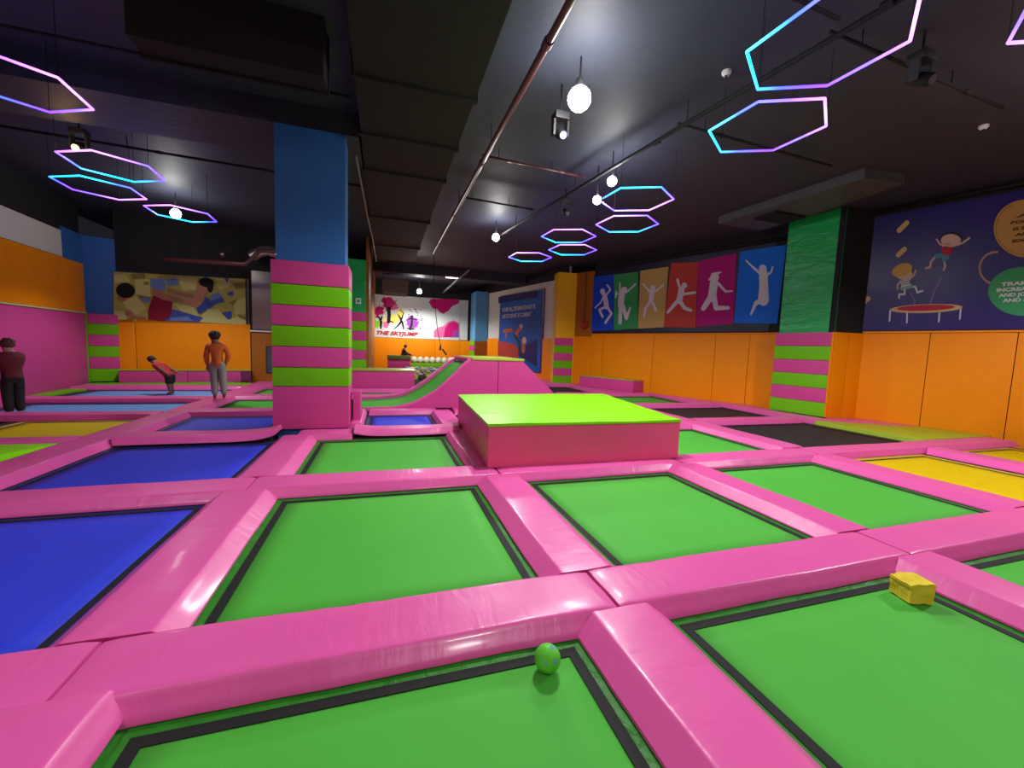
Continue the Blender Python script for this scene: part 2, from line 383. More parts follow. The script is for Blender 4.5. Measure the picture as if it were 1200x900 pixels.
HEX = [
 (4.63, 4.26, 'second nearest hexagon light at upper right, just below the largest one', 2.5, 0),
 (3.91, 3.02, 'largest and nearest hexagon light cut off by the top edge', 2.5, 0),
 (5.4, 1.75, 'hexagon light at the top right corner, only its lower edge in view', .5, 0),
 (4.57, 7.0, 'wider hexagon light with a pink far edge below the close pair of lamps', 1.0, 0),
 (5.26, 8.36, 'flat hexagon light just below the one by the close pair of lamps', 4.0, 0),
 (4.49, 9.82, 'hexagon light third from the back of the right row', 3.4, 0),
 (5.21, 11.07, 'narrow hexagon light second from the back of the right row', 3.4, 0),
 (4.42, 12.52, 'smallest hexagon light, farthest back of the right row', 3.6, 0),
 (-4.51, 9.2, 'upper hexagon light of the overlapping left pair, under the yellow spotlight', 3.0, 0),
 (-5.44, 10.62, 'lower hexagon light of the overlapping left pair', .3, 0),
 (-4.6, 11.95, 'hexagon light with a white lamp glowing through it, nearest the photo mural', 3.0, 0),
 (-4.2, 6.62, 'hexagon light cut off by the left edge', 1.6, 0)]
def hexlight(x, y, label, ph, d):
    t = thing('hexagon_light', label, 'light', (x, y, 4.4), math.radians(4), 'hexagonal LED tube lights')
    mt = hexmat(0, ph); R = .69; k6 = [Vector((R*math.cos(PI/2+k*PI/3), R*math.sin(PI/2+k*PI/3), 0)) for k in range(6)]
    for k in range(6):
        mb = MB(); mb.tube([k6[k], k6[(k+1) % 6]], .014, 8); mb.build('light_tube', mt, t, smooth=True)
    for k in (0, 2, 4):
        mb = MB(); mb.tube([k6[k], k6[k]+Vector((0, 0, CZ-4.4))], .004, 4); mb.build('suspension_cable', PIPEK, t)
for h in HEX: hexlight(*h)

# ================================================================== trampolines and pads
REF = {}
COL = {'green': (GREEN, GSKIRT), 'blue': (BLUE, mat('dark_blue_skirt', (.015, .02, .12), .6)), 'yellow': (YELLOW, mat('yellow_skirt', (.5, .35, .02), .6)),
       'black': (BLACK, WEB), 'light blue': (LBLUE, mat('navy_skirt', (.02, .02, .06), .6))}
def ring(mb, x0, x1, y0, y1, wd, z0, z1, zin=None):
    zin = z1 if zin is None else zin
    o = [(x0, y0), (x1, y0), (x1, y1), (x0, y1)]; i = [(x0+wd, y0+wd), (x1-wd, y0+wd), (x1-wd, y1-wd), (x0+wd, y1-wd)]
    vs_ = [(a, b, z1) for a, b in o]+[(a, b, zin) for a, b in i]+[(a, b, z0) for a, b in o]+[(a, b, z0) for a, b in i]
    fs = []
    for k in range(4):
        n = (k+1) % 4
        fs += [(k, n, 4+n, 4+k), (8+k, 12+k, 12+n, 8+n), (k, 8+k, 8+n, n), (4+k, 4+n, 12+n, 12+k)]
    mb.add(vs_, fs)
BZ = -.115
def trampoline(key, x0, x1, y0, y1, colour, ref, label, m_=.2, mx0=None, mx1=None, my0=None, my1=None):
    REF[key] = ref
    cx, cy = (x0+x1)/2, (y0+y1)/2
    t = thing('trampoline', label, 'trampoline', (cx, cy, FZ), 0, None)
    a, b = (x1-x0)/2, (y1-y0)/2; z = BZ-FZ; bedm, skm = COL[colour]
    n = 10; vs_ = []; fs = []
    A, B = a-.062, b-.062
    for j in range(n+1):
        for i in range(n+1):
            u, v = i/n*2-1, j/n*2-1
            vs_.append((A*u, B*v, z-.02*(1-u*u)*(1-v*v)))
    for j in range(n):
        for i in range(n): q = j*(n+1)+i; fs.append((q, q+1, q+n+2, q+n+1))
    mb = MB(); mb.add(vs_, fs); bd = mb.build('bed', bedm, t, smooth=True)
    sm = bd.modifiers.new('thickness', 'SOLIDIFY'); sm.thickness = .006
    mb = MB(); ww = .056 if colour == 'green' else .035; ring(mb, -a+.045, a-.045, -b+.045, b-.045, ww, z-.002, z+.004); mb.build('webbing', WEB, t)
    mb = MB(); ring(mb, -a-.03, a+.03, -b-.03, b+.03, .078, z-.012, z+.012, z-.001); mb.build('spring_skirt', skm, t)
    X0, X1, Y0, Y1 = -a-(m_ if mx0 is None else mx0), a+(m_ if mx1 is None else mx1), -b-(m_ if my0 is None else my0), b+(m_ if my1 is None else my1)
    mb = MB()
    for bx in ((X0, -a, Y0, Y1), (a, X1, Y0, Y1), (-a, a, Y0, -b), (-a, a, b, Y1)): mb.box(*bx, 0, -.108-FZ)
    mb.build('frame', STEEL, t)
    return t

WBOT, WTOP, PT = .27, .195, .10
seedc = [0]
def pad(cx, cy, length, along, label, bot=WBOT, top=WTOP, mitre=(0, 0), z=0., curl=(0, 0), m_=None, th=PT, name='frame_pad', puff=.006, group=None):
    """long upholstered pad, local x along its length; mitre = how far the top reaches beyond the foot at either end"""
    seedc[0] += 1; sd = seedc[0]*3.7
    t = MB(); n = max(14, int(length/.07)); prof = []
    sl = bot-top
    prof += [(-bot, 0), (-bot+.002, .014)]
    for k in range(1, 4): f = k/4; prof.append((-bot+sl*f*.96, .014+(th-.02)*f))
    prof += [(-top-.006, th-.006), (-top+.003, th-.001), (-top+.02, th)]
    for k in range(1, 8): prof.append((-top+.02+(2*top-.04)*k/8, th))
    prof += [(-p[0], p[1]) for p in reversed(prof[:8])]
    P = len(prof); vs_ = []
    hl = length/2
    for i in range(n+1):
        u = i/n*2-1
        for (yy, zz) in prof:
            f = zz/th
            e = (mitre[0] if u < 0 else mitre[1])*f*abs(u)**6
            xx = u*hl + (e if u > 0 else -e)
            q = Vector((xx*1.6+sd, yy*4, zz*3)); q2 = Vector((xx*9+sd, yy*5, 2))
            dz = (noise.noise(q)*.008 + noise.noise(q2)*.0035)*f + puff*f*(1-(yy/bot)**2)*(1-u**8)
            dy = (noise.noise(Vector((xx*1.2, sd, 1)))*.010 + noise.noise(Vector((xx*7, sd, zz*6)))*.004)
            c = curl[0]*max(0, -u)**5 + curl[1]*max(0, u)**5
            rnd_end = 0
            if (u == -1 and mitre[0] == 0) or (u == 1 and mitre[1] == 0): rnd_end = .008*f
            vs_.append((xx-(rnd_end if u > 0 else -rnd_end), yy+dy, zz+dz-rnd_end+c*(.25+.75*f if False else 1)))
    fs = []
    for i in range(n):
        for k in range(P-1): q = i*P+k; fs.append((q, q+1, q+P+1, q+P))
        fs.append((i*P, (i+1)*P, (i+1)*P+P-1, i*P+P-1))
    fs += [tuple(range(P)), tuple(reversed(range(n*P, n*P+P)))]
    t.add(vs_, fs)
    o = t.build(name, m_ or PINK, smooth=True)
    try: o.data.set_sharp_from_angle(angle=math.radians(32))
    except Exception: pass
    o.location = (cx, cy, z-th); o.rotation_euler = (0, 0, PI/2 if along == 'y' else (along if not isinstance(along, str) else 0))
    tag(o, label, 'pad', group)
    return o

def bx(i): return (-1.0+2.65*i, 1.05+2.65*i)
def by(j): return (-.13+2.58*j, 1.92+2.58*j)
XC = lambda i: 1.345+2.65*i             # pad centre right of column i
YC = lambda j: 2.185+2.58*j             # pad centre beyond row j

T = [
 (-1, 0, 'blue', 'blue bed in the near left corner', 'blue trampoline hidden at the near left corner'),
 (0, 0, 'green', "the ball's green bed", 'green trampoline at the bottom with the small green ball on it'),
 (1, 0, 'green', "the foam cube's green bed", 'large green trampoline at lower right with the yellow foam cube in its corner'),
 (2, 0, 'green', 'the cut off green bed', 'green trampoline cut off by the right edge, only its corner in view'),
 (-1, 1, 'blue', 'the big blue bed', 'big blue trampoline cut off by the left edge'),
 (0, 1, 'green', 'the central green bed', 'central green trampoline in the second row, right of the big blue one'),
 (1, 1, 'green', 'the green bed before the box', 'green trampoline directly in front of the lime topped box'),
 (2, 1, 'green', 'the green bed left of yellow', 'green trampoline between the yellow one and the one before the box'),
 (3, 1, 'yellow', 'the larger yellow bed', 'large yellow trampoline at the right side'),
 (-1, 2, 'blue', 'the middle blue bed', 'blue trampoline in front of the blue column, behind the big blue one'),
 (0, 2, 'green', 'the green bed left of the box', 'green trampoline beside the left side of the lime topped box'),
 (2, 2, 'green', 'the green bed right of the box', 'small looking green trampoline just right of the lime topped box'),
]
for i, j, c, ref, lab in T:
    x0, x1 = bx(i); y0, y1 = by(j)
    trampoline((i, j), x0, x1, y0, y1, c, ref, lab, .2)
trampoline((1, 2), *bx(1), *by(2), 'green', 'the bed under the box', 'green trampoline covered by the lime topped box', .2)
trampoline((4, 1), 9.75, 11.7, 2.45, 4.55, 'yellow', 'the rightmost yellow bed', 'yellow trampoline in the right corner before the orange wall', .2)
trampoline((3, 2), 6.95, 9.95, 5.05, 7.36, 'black', 'the near black bed', 'largest black trampoline before the green column', .2)
trampoline((3, 3), 6.95, 9.95, 7.86, 9.95, 'black', 'the middle black bed', 'black trampoline behind the largest black one', .2)
trampoline((3, 4), 6.95, 9.45, 10.45, 12.75, 'green', 'the far green bed', 'green trampoline in front of the purple bench', .2)
trampoline((3, 5), 5.7, 7.5, 13.3, 16.0, 'black', 'the far black bed', 'small black trampoline at the foot of the ramp slope', .2)
trampoline((-1, 3), -3.65, -1.95, 7.62, 9.55, 'blue', 'the blue bed left of the column', 'blue trampoline just left of the blue column', .2)
trampoline((0, 3), -.30, 1.04, 7.72, 9.42, 'blue', 'the small blue bed', 'small dark blue trampoline between the blue column and the box', .2)
trampoline((2, 3), 4.30, 6.35, 7.66, 9.50, 'green', 'the bed behind the box', 'green trampoline hidden behind the lime topped box', .2)
trampoline((-1, 4), -3.65, -1.6, 10.2, 12.15, 'green', 'the green bed by the orange shirt', 'green trampoline beside the standing person in orange', .2)
trampoline((-1, 5), -3.65, -1.6, 12.75, 14.8, 'green', 'the farthest left green bed', 'farthest green trampoline seen left of the blue column', .2)
trampoline((0, 5), -.85, .62, 12.75, 13.85, 'green', 'the green bed behind the ramp', 'green trampoline strip between the ramp and the pink platform', .15)
trampoline((-2, 2), -6.2, -4.25, 4.9, 7.02, 'black', 'the lime mat bed', 'black trampoline under the lime mat at the left edge', .2)
trampoline((-2, 3), -6.05, -4.22, 7.55, 9.36, 'yellow', 'the left yellow bed', 'yellow trampoline at the left edge', .2)
trampoline((-2, 4), -7.4, -4.25, 9.92, 11.68, 'light blue', 'the nearer light blue bed', 'light blue trampoline where the person in dark red stands', .2)
trampoline((-2, 5), -7.75, -4.25, 12.35, 14.5, 'light blue', 'the farther light blue bed', 'light blue trampoline under the leaning boy in red', .2)

MI = (.055, .055)
def along_x(i, j):
    x0 = XC(i-1); x1 = XC(i)
    return (x0+x1)/2, YC(j), x1-x0-.008
def R_(k): return REF.get(k, 'an unseen bed')
# pads beyond each row (run left-right), one per column
for i, j in [(-1, 0), (0, 0), (1, 0), (2, 0), (-1, 1), (0, 1), (1, 1), (2, 1)]:
    cx, cy, L_ = along_x(i, j)
    if i == 2: L_ += .25 if j == 0 else 0; cx += .12 if j == 0 else 0
    pad(cx, cy, L_, 'x', f'pink pad along the far edge of {R_((i, j))}')
pad(8.1, YC(0), 2.5, 'x', 'pink pad along the near edge of the larger yellow bed')
pad(10.7, YC(0), 2.5, 'x', 'pink pad along the near edge of the rightmost yellow bed')
pad(8.0, YC(1)+.02, 2.65, 'x', 'pink pad between the larger yellow bed and the near black bed', bot=.25)
pad(10.75, 4.83, 2.8, 'x', 'pink pad along the far edge of the rightmost yellow bed')
pad(-2.62, YC(2)-.02, 2.02, 'x', 'pink pad with upturned end beyond the middle blue bed', z=.03, curl=(.0, .09), mitre=(.05, 0))
pad(.43, 7.36, 1.78, 'x', 'pink pad with both ends curled up before the small blue bed', z=.04, curl=(.06, .06), bot=.24, top=.17)
pad(-.9, 7.33, .84, 'x', 'short pink pad at the front foot of the blue column', bot=.24, top=.2)
pad(5.33, YC(2), 2.0, 'x', 'pink pad along the far edge of the green bed right of the box', mitre=MI)
pad(8.45, 7.61, 2.95, 'x', 'pink pad between the near and middle black beds', bot=.255, mitre=(.05, 0))
pad(8.45, 10.2, 2.95, 'x', 'pink pad between the middle black bed and the far green bed', bot=.255, mitre=(.05, 0))
pad(7.6, 13.02, 3.6, 'x', 'pink pad beyond the far green bed')
pad(-2.62, 9.87, 2.05, 'x', 'pink pad beyond the blue bed left of the column', mitre=MI, bot=.3, top=.23)
pad(-2.62, 12.45, 2.05, 'x', 'pink pad between the two green beds left of the column', mitre=MI, bot=.29)
pad(.45, 9.66, 1.5, 'x', 'pink pad between the small blue bed and the ramp', bot=.22, top=.17)
pad(2.9, 9.62, 2.6, 'x', 'pink pad along the front foot of the ramp')
pad(-6.2, 7.29, 4.0, 'x', 'pink pad between the lime mat and the left yellow bed', bot=.25)
pad(-6.2, 9.64, 4.0, 'x', 'pink pad between the left yellow bed and the nearer light blue bed', bot=.27)
pad(-6.2, 12.02, 4.0, 'x', 'pink pad between the two light blue beds', bot=.32, top=.26)
pad(-6.3, 14.86, 4.2, 'x', 'pink pad beyond the farther light blue bed', bot=.34, top=.28)
pad(-.1, 12.45, 1.6, 'x', 'pink pad between the ramp and the green bed behind it', bot=.25)
pad(-.1, 14.07, 1.9, 'x', 'pink pad at the foot of the pink platform', bot=.2, top=.15)
# pads between columns (run away from the viewer)
def along_y(x, y0, y1, label, **k):
    pad(x, (y0+y1)/2, y1-y0-.01, 'y', label, **({'mitre': MI, 'bot': .30, 'top': .185} | k))
for i, j in [(0, 0), (1, 0), (0, 1), (1, 1), (2, 1), (-1, 1), (-1, 2), (2, 0)]:
    y0, y1 = by(j)
    along_y(XC(i), y0, y1, f'pink pad between {R_((i, j))} and {R_((i+1, j))}'.replace('the green bed before the box and the green bed left of yellow', 'the two green beds right of the central one') if (i, j) != (2, 0) else 'pink pad right of the cut off green bed')
pad(XC(-1), .93, 2.16, 'y', "pink pad overlapping its neighbour, left of the ball's green bed", bot=.30, top=.22, z=.022, puff=.02)
pad(XC(-2), 3.5, 2.5, 'y', 'pink pad left of the big blue bed')
along_y(1.30, *by(2), 'pink pad running under the left side of the box', bot=.25, th=.1)
along_y(XC(1), *by(2), 'pink pad hidden under the right side of the box')
for y0, y1, lab in [(5.03, 7.6, 'pink pad between the near black bed and the green bed right of the box'),
                    (7.6, 10.2, 'pink pad left of the middle black bed'), (10.2, 12.76, 'pink pad left of the far green bed')]:
    pad(6.65, (y0+y1)/2, y1-y0-.01, 'y', lab, bot=.30, top=.22)
along_y(9.41, *by(1), 'pink pad between the two yellow beds', bot=.30)
for y0, y1, lab in [(4.9, 7.3, 'pink pad between the lime mat and the middle blue bed'),
                    (7.3, 9.65, 'pink pad between the left yellow bed and the blue bed left of the column'),
                    (9.65, 12.0, 'pink pad between the nearer light blue bed and the green beds'),
                    (12.0, 15.1, 'pink pad between the farther light blue bed and the green beds')]:
    pad(-3.95, (y0+y1)/2, y1-y0-.01, 'y', lab, bot=.30, top=.22)
pad(-1.32, 11.5, 5.4, 'y', 'pink pad behind the blue column running to the far wall', bot=.27)
pad(-.47, 8.6, 1.75, 'y', 'raised pink pad on the left side of the small blue bed', bot=.13, top=.08, z=.06)
pad(1.30, 8.7, 1.9, 'y', 'pink pad right of the small blue bed', bot=.26)
pad(6.65, 14.2, 2.0, 'y', 'pink pad near the far black bed', bot=.001+.2, z=-.001) if False else None

# lime mat at the left edge
mb = MB(); mb.prism([(-6.3, 5.2), (-4.42, 6.35), (-4.2, 7.03), (-6.3, 7.03)], -.105, .0)
tag(mb.build('floor_mat', LIME, bevel=.02), 'thick glossy lime mat lying at the left edge', 'mat')
# filler padding between the grid and the walls
def filler(poly, label, m_=PINK, z1=-.004, z0=FZ, name='floor_padding', bevel=.02):
    o = MB().prism(poly, z0, z1).build(name, m_, bevel=bevel); tag(o, label, 'padding'); return o
filler([(10.2, 5.12), (12.5, 5.12), (12.2, 6.2), (10.2, 7.25)], 'faded lime floor padding at the foot of the orange wall', OLIVE, z1=-.012)
filler([(10.22, 7.27), (12.2, 6.22), (11.8, 7.38), (10.85, 7.46), (10.7, 8.8), (11.0, 9.7), (9.98, 12.2), (10.2, 10)], 'pink floor padding around the foot of the green column', z1=-.008)
filler([(9.72, 10.5), (10.16, 10.4), (9.94, 12.3), (9.6, 13.1), (9.68, 12.3)], 'pink floor padding right of the far green bed')
filler([(7.75, 13.3), (9.5, 13.3), (8.5, 15.85), (7.75, 16.6)], 'pink floor padding under the purple bench')
filler([(1.3, 12.3), (6.3, 12.3), (6.3, 12.7), (5.45, 12.9), (5.45, 16.3), (1.3, 16.3)], 'pink floor padding behind the ramp')
filler([(-8.5, 15.22), (-4.3, 15.22), (-4.3, 16.0), (-5.5, 16.45), (-7.9, 15.9), (-8.5, 15.6)], 'lime floor strip before the long low bench', LIMEW)
filler([(-4.28, 15.12), (-1.65, 15.12), (-1.65, 16.95), (-4.28, 16.7)], 'pink floor padding behind the blue column at the far wall')
filler([(-8.25, 12.2), (-7.97, 12.2), (-7.97, 14.5), (-8.5, 14.5)], 'lime floor strip at the foot of the pink wall', LIMEW, z1=-.06)
filler([(-7.9, 9.4), (-7.62, 9.4), (-7.62, 12.1), (-8.15, 12.1)], 'pink floor padding at the foot of the pink wall')
filler([(7.0, 16.32), (8.4, 16.0), (8.0, 17.1), (5.9, 25.5), (-.4, 25.5), (-.4, 24.0), (5.6, 24.0), (6.6, 16.6)], 'pink ledge around the foam pit', z1=.02)

# ------------------------------------------------------------------ lime topped box
t = thing('vault_box', 'big pink padded box with a glossy lime top standing in the middle', 'box', (2.7, 6.2, 0))
def rel(poly, o): return [(a-o[0], b-o[1]) for a, b in poly]
BX = [(1.24, 4.79), (4.07, 4.77), (4.66, 7.95), (1.40, 7.85)]
PINKB = mat('rose_box_vinyl', (.78, .10, .26), .42, .45, bump=(1, .5, .02, (2.5, 2.5, 1.5)), var=.05)
mb = MB(); q = rel(BX, (2.7, 6.2)); mb.prism(q, .005, .525); mb.build('body', PINKB, t, bevel=.02)
mb = MB(); q2 = [(a*1.006, b*1.006) for a, b in q]
n = 22; vs_ = []; fs = []
for lay in (0, 1):
    for j in range(n+1):
        for i in range(n+1):
            u, v = i/n, j/n
            p = Vector(q2[0]).lerp(Vector(q2[1]), u).lerp(Vector(q2[3]).lerp(Vector(q2[2]), u), v)
            z = .528 if lay == 0 else .563 + .012*noise.noise(Vector((p.x*1.6, p.y*1.6, 3))) + .004*noise.noise(Vector((p.x*6, p.y*9, 1)))
            vs_.append((p.x, p.y, z))
N = (n+1)**2
for j in range(n):
    for i in range(n):
        a = j*(n+1)+i; fs += [(a, a+n+1, a+n+2, a+1), (N+a, N+a+1, N+a+n+2, N+a+n+1)]
for i in range(n):
    for a, b in ((i, i+1), (n*(n+1)+i+1, n*(n+1)+i), ((i+1)*(n+1), i*(n+1)), (i*(n+1)+n, (i+1)*(n+1)+n)): fs.append((a, b, N+b, N+a))
mb.add(vs_, fs); o = mb.build('top_pad', LIME, t, smooth=True); o['label'] = 'glossy lime top pad'
try: o.data.set_sharp_from_angle(angle=math.radians(50))
except Exception: pass

# ------------------------------------------------------------------ ramp
t = thing('quarter_pipe', 'curved green trampoline ramp with pink padded sides and lime platform on top', 'ramp', (0, 0, 0))
FR = [(-.6, .0), (0, .02), (.29, .04), (.66, .13), (1.08, .35), (1.32, .53), (1.67, .87), (1.85, 1.06), (2.03, 1.2)]
BK = [(-.7, .0), (0, .03), (.49, .10), (.82, .26), (1.19, .51), (1.51, .78), (1.85, 1.06), (1.95, 1.12), (2.0, 1.14)]
def catm(P, k=4):
    out = []
    for i in range(len(P)-1):
        p0, p1, p2, p3 = [Vector(P[max(0, min(len(P)-1, i+d))]) for d in (-1, 0, 1, 2)]
        for s in range(k):
            f = s/k; out.append(.5*((2*p1)+(-p0+p2)*f+(2*p0-5*p1+4*p2-p3)*f*f+(-p0+3*p1-3*p2+p3)*f**3))
    out.append(Vector(P[-1])); return out
fr = catm(FR); bk = catm(BK)
vs_ = []; fs = []; n = len(fr)
for a, b in zip(fr, bk):
    for k in range(5):
        f = k/4; p = a.lerp(b, f); vs_.append((p.x, 9.93+1.72*f, p.y-.045-.03*math.sin(PI*f)))
for i in range(n-1):
    for k in range(4): q = i*5+k; fs.append((q, q+1, q+6, q+5))
mb = MB(); mb.add(vs_, fs); o = mb.build('ramp_bed', GREEN, t, smooth=True); s = o.modifiers.new('th', 'SOLIDIFY'); s.thickness = .008
def rail(pts, y, name, w_=.12, up=.03):
    mb = MB(); vs_ = []; fs = []
    for p in pts:
        nz = .02*noise.noise(Vector((p.x*5, y, 0)))
        for (dy, dz) in ((-w_/2, -.09), (-w_/2, up*.4), (-w_/2+.025, up), (w_/2-.025, up), (w_/2, up*.4), (w_/2, -.09)):
            vs_.append((p.x, y+dy, p.y+dz+(nz if dz > 0 else 0)))
    for i in range(len(pts)-1):
        for k in range(6): a = i*6+k; b = i*6+(k+1) % 6; fs.append((a, b, b+6, a+6))
    fs += [(0, 1, 2, 3, 4, 5), tuple(range(len(vs_)-6, len(vs_)))]
    mb.add(vs_, fs); return mb.build(name, PINK, t, smooth=False)
rail(fr, 9.90, 'edge_pad', .07, .012)
rail([Vector((p.x, p.y+.01)) for p in bk], 11.86, 'edge_pad', .32, .03)
side = [(p.x, p.y-.05) for p in fr if p.x > .1]
side = [(side[0][0], -.005)] + side + [(2.06, 1.17), (2.75, 1.17), (2.75, -.005)]
mb = MB(); mb.wallprism(list(reversed(side)), 9.86, 9.94); mb.build('side_panel', PINKW, t)
mb = MB(); mb.wallprism([(2.765, -.005), (4.70, -.005), (3.40, 1.17), (2.765, 1.17)], 9.86, 9.94); mb.build('side_panel', PINKW, t)
mb = MB(); mb.wallprism(list(reversed([(side[0][0]+.4, .0), (1.2, .3), (1.8, .9), (2.1, 1.08), (3.4, 1.12), (4.6, .0)])), 11.7, 12.0); mb.build('back_panel', PINKW, t)
mb = MB(); mb.prism([(3.36, 9.90), (3.44, 9.90), (3.44, 12.0), (3.36, 12.0)], 1.1, 1.16)
mb.add([(3.40, 9.9, 1.17), (4.72, 9.9, -.01), (4.72, 12, -.01), (3.4, 12, 1.17), (3.36, 9.9, 1.1), (4.62, 9.9, -.02), (4.62, 12, -.02), (3.36, 12, 1.1)],
       [(0, 1, 2, 3), (4, 7, 6, 5), (0, 4, 5, 1), (3, 2, 6, 7)]); mb.build('slope_panel', PINKW, t)
mb = MB(); mb.box(2.08, 3.44, 9.84, 12.05, 1.175, 1.235); mb.build('platform_top', OLIVE, t, bevel=.015)
mb = MB(); mb.box(1.98, 2.10, 9.93, 12.0, 1.10, 1.215); mb.build('crest_pad', PINK, t, bevel=.03)

# ------------------------------------------------------------------ pink platform behind the ramp, benches
t = thing('platform', 'long pink padded platform before the far green column', 'platform', (0, 14.9, 0))
mb = MB(); mb.box(-1.02, 1.03, -.58, .55, -.1, .58); mb.build('body', PINKW, t, bevel=.015)
mb = MB(); mb.box(-1.04, 1.05, -.60, .57, .582, .625); mb.build('top_pad', OLIVE, t, bevel=.01)
a = Vector((8.02, 15.75)); b = Vector((9.03, 13.26)); c = Vector((9.55, 13.4)); d = Vector((8.5, 15.9))
t = thing('bench', 'low purple pink padded bench along the orange wall under the banners', 'bench', (8.7, 14.6, 0))
mb = MB(); mb.prism(rel([tuple(a), tuple(b), tuple(c), tuple(d)], (8.7, 14.6)), .0, .42); mb.build('body', PINKW, t, bevel=.02)
mb = MB(); mb.prism(rel([tuple(a), tuple(b), tuple(c), tuple(d)], (8.7, 14.6)), .422, .455); mb.build('top_pad', OLIVE, t, bevel=.01)
ang = math.atan2(.76, 3.42)
t = thing('bench', 'long low pink padded bench under the photo mural', 'bench', (-7.9, 15.93, 0), ang)
for x0, x1 in ((.02, 1.7), (1.71, 3.18)):
    mb = MB(); mb.box(x0, x1, -.28, .0, -.004, .375); mb.build('body', PINKW, t, bevel=.015)
mb = MB(); mb.box(3.185, 3.47, -.28, 0, -.004, .375); mb.build('end_block', mat('dull_purple_vinyl', (.16, .02, .09), .5), t, bevel=.01)
mb = MB(); mb.box(.0, 3.48, -.3, 0, .378, .41); mb.build('top_pad', OLIVE, t, bevel=.01)

# ------------------------------------------------------------------ columns
def column(label, cx, cy, wx, wy, ztop, zs, zb, upper, ang=0, pad_t=.06, first='pink', z1=None, names=None):
    t = thing('padded_column', label, 'column', (cx, cy, 0), ang)
    mb = MB(); mb.box(-wx/2, wx/2, -wy/2, wy/2, zb, ztop); mb.build('shaft', upper, t)
    for k in range(len(zs)-1):
        m_ = (PINKW, LIMEW)[(k + (0 if first == 'pink' else 1)) % 2]
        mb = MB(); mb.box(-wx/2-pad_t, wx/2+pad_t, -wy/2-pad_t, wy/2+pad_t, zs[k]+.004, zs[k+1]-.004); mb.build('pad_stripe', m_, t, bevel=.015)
    return t
column('tall blue column with pink and lime striped padding in the middle of the hall', -1.16, 7.93, 1.05, .58, 4.93, [.0, .73, 1.05, 1.40, 1.74, 2.08, 2.42, 2.80], FZ, BLUEC, pad_t=.065)
mb = MB(); mb.box(-.56+.03, -.40, 8.0, 8.4, .01, .60)
o = tag(mb.build('corner_pad', PINKW, bevel=.02), 'small upright pink pad leaning beside the right side of the blue column', 'pad')
t = thing('wall_sign', 'tiny pale sign on the far green column', 'sign', (-.86, 15.515, 2.86))
mb = MB(); mb.box(-.09, .09, -.012, 0, 0, .2); mb.build('plate', WHITE, t)
mb = MB(); mb.box(-.05, .05, -.016, -.012, .05, .15); mb.build('mark', GREENC, t)
column('far green column with striped padding behind the pink platform', -1.05, 16.05, .86, 1.0, 4.4, [0, .56, .90, 1.24, 1.58, 1.92, 2.26, 2.58], FZ, GREENC, pad_t=.02, first='pink')
# right green column: front parallel to the banner wall
g0 = Vector((10.75, 8.9)); g1 = Vector((10.93, 7.54)); gd = (g1-g0).normalized(); gl = (g1-g0).length
ga = math.atan2(gd.y, gd.x)
t = thing('padded_column', 'glossy green column with striped padding between the banners and the mural', 'column', (g0.x, g0.y, 0), ga)
mb = MB(); mb.box(.0, gl, .03, .9, FZ, CZ); mb.build('shaft', GREENC, t)
zz = [.0, .37, .74, 1.10, 1.47, 1.84, 2.2]
for k in range(6):
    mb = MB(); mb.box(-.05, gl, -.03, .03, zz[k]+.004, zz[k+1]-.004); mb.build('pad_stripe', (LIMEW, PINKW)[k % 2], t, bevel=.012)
mb = MB(); mb.box(gl, gl+.045, -.03, .9, 0, 2.2); mb.build('side_pad', ORANGE, t, bevel=.012)
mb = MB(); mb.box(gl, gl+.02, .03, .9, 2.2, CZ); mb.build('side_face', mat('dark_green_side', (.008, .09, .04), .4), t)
# mustard far column
f0 = Vector((7.36, 16.95)); f1 = Vector((8.2, 16.85)); f2 = Vector((8.62, 15.98))
t = thing('padded_column', 'mustard column with striped padding between the climbing poster and the banners', 'column', (7.36, 16.95, 0), 0)
mb = MB(); mb.prism(rel([tuple(f0), tuple(f1), tuple(f2), (9.2, 16.3), (8.6, 17.6), (7.5, 17.7)], (7.36, 16.95)), FZ, 4.93); mb.build('shaft', MUSTARD, t)
for k in range(6):
    z0 = .34*k; mb = MB(); mb.prism([(-.07, -.05), (.80, -.13), (.80, -.09), (-.07, .0)], z0+.004, z0+.336); mb.build('pad_stripe', (LIMEW, PINKW)[k % 2], t)
mb = MB(); mb.prism(rel([(8.2, 16.8), (8.60, 15.93), (8.64, 15.98), (8.24, 16.86)], (7.36, 16.95)), -.1, 2.12); mb.build('side_pad', ORANGE, t)
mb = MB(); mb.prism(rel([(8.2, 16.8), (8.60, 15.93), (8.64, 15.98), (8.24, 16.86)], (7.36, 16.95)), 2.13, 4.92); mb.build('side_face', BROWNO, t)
t = thing('fire_hose', 'red fire hose fitting and riser pipe on the mustard column side', 'hose', (8.34, 16.25, 2.6))
mb = MB(); mb.tube([(0, 0, .0), (0, 0, 2.3)], .025, 8); mb.build('riser_pipe', PIPE, t)
mb = MB(); mb.tube([(-.10, -.02, .02), (.10, -.06, .06)], .18, 14); mb.build('hose_reel', mat('red_enamel', (.35, .03, .02), .4), t)
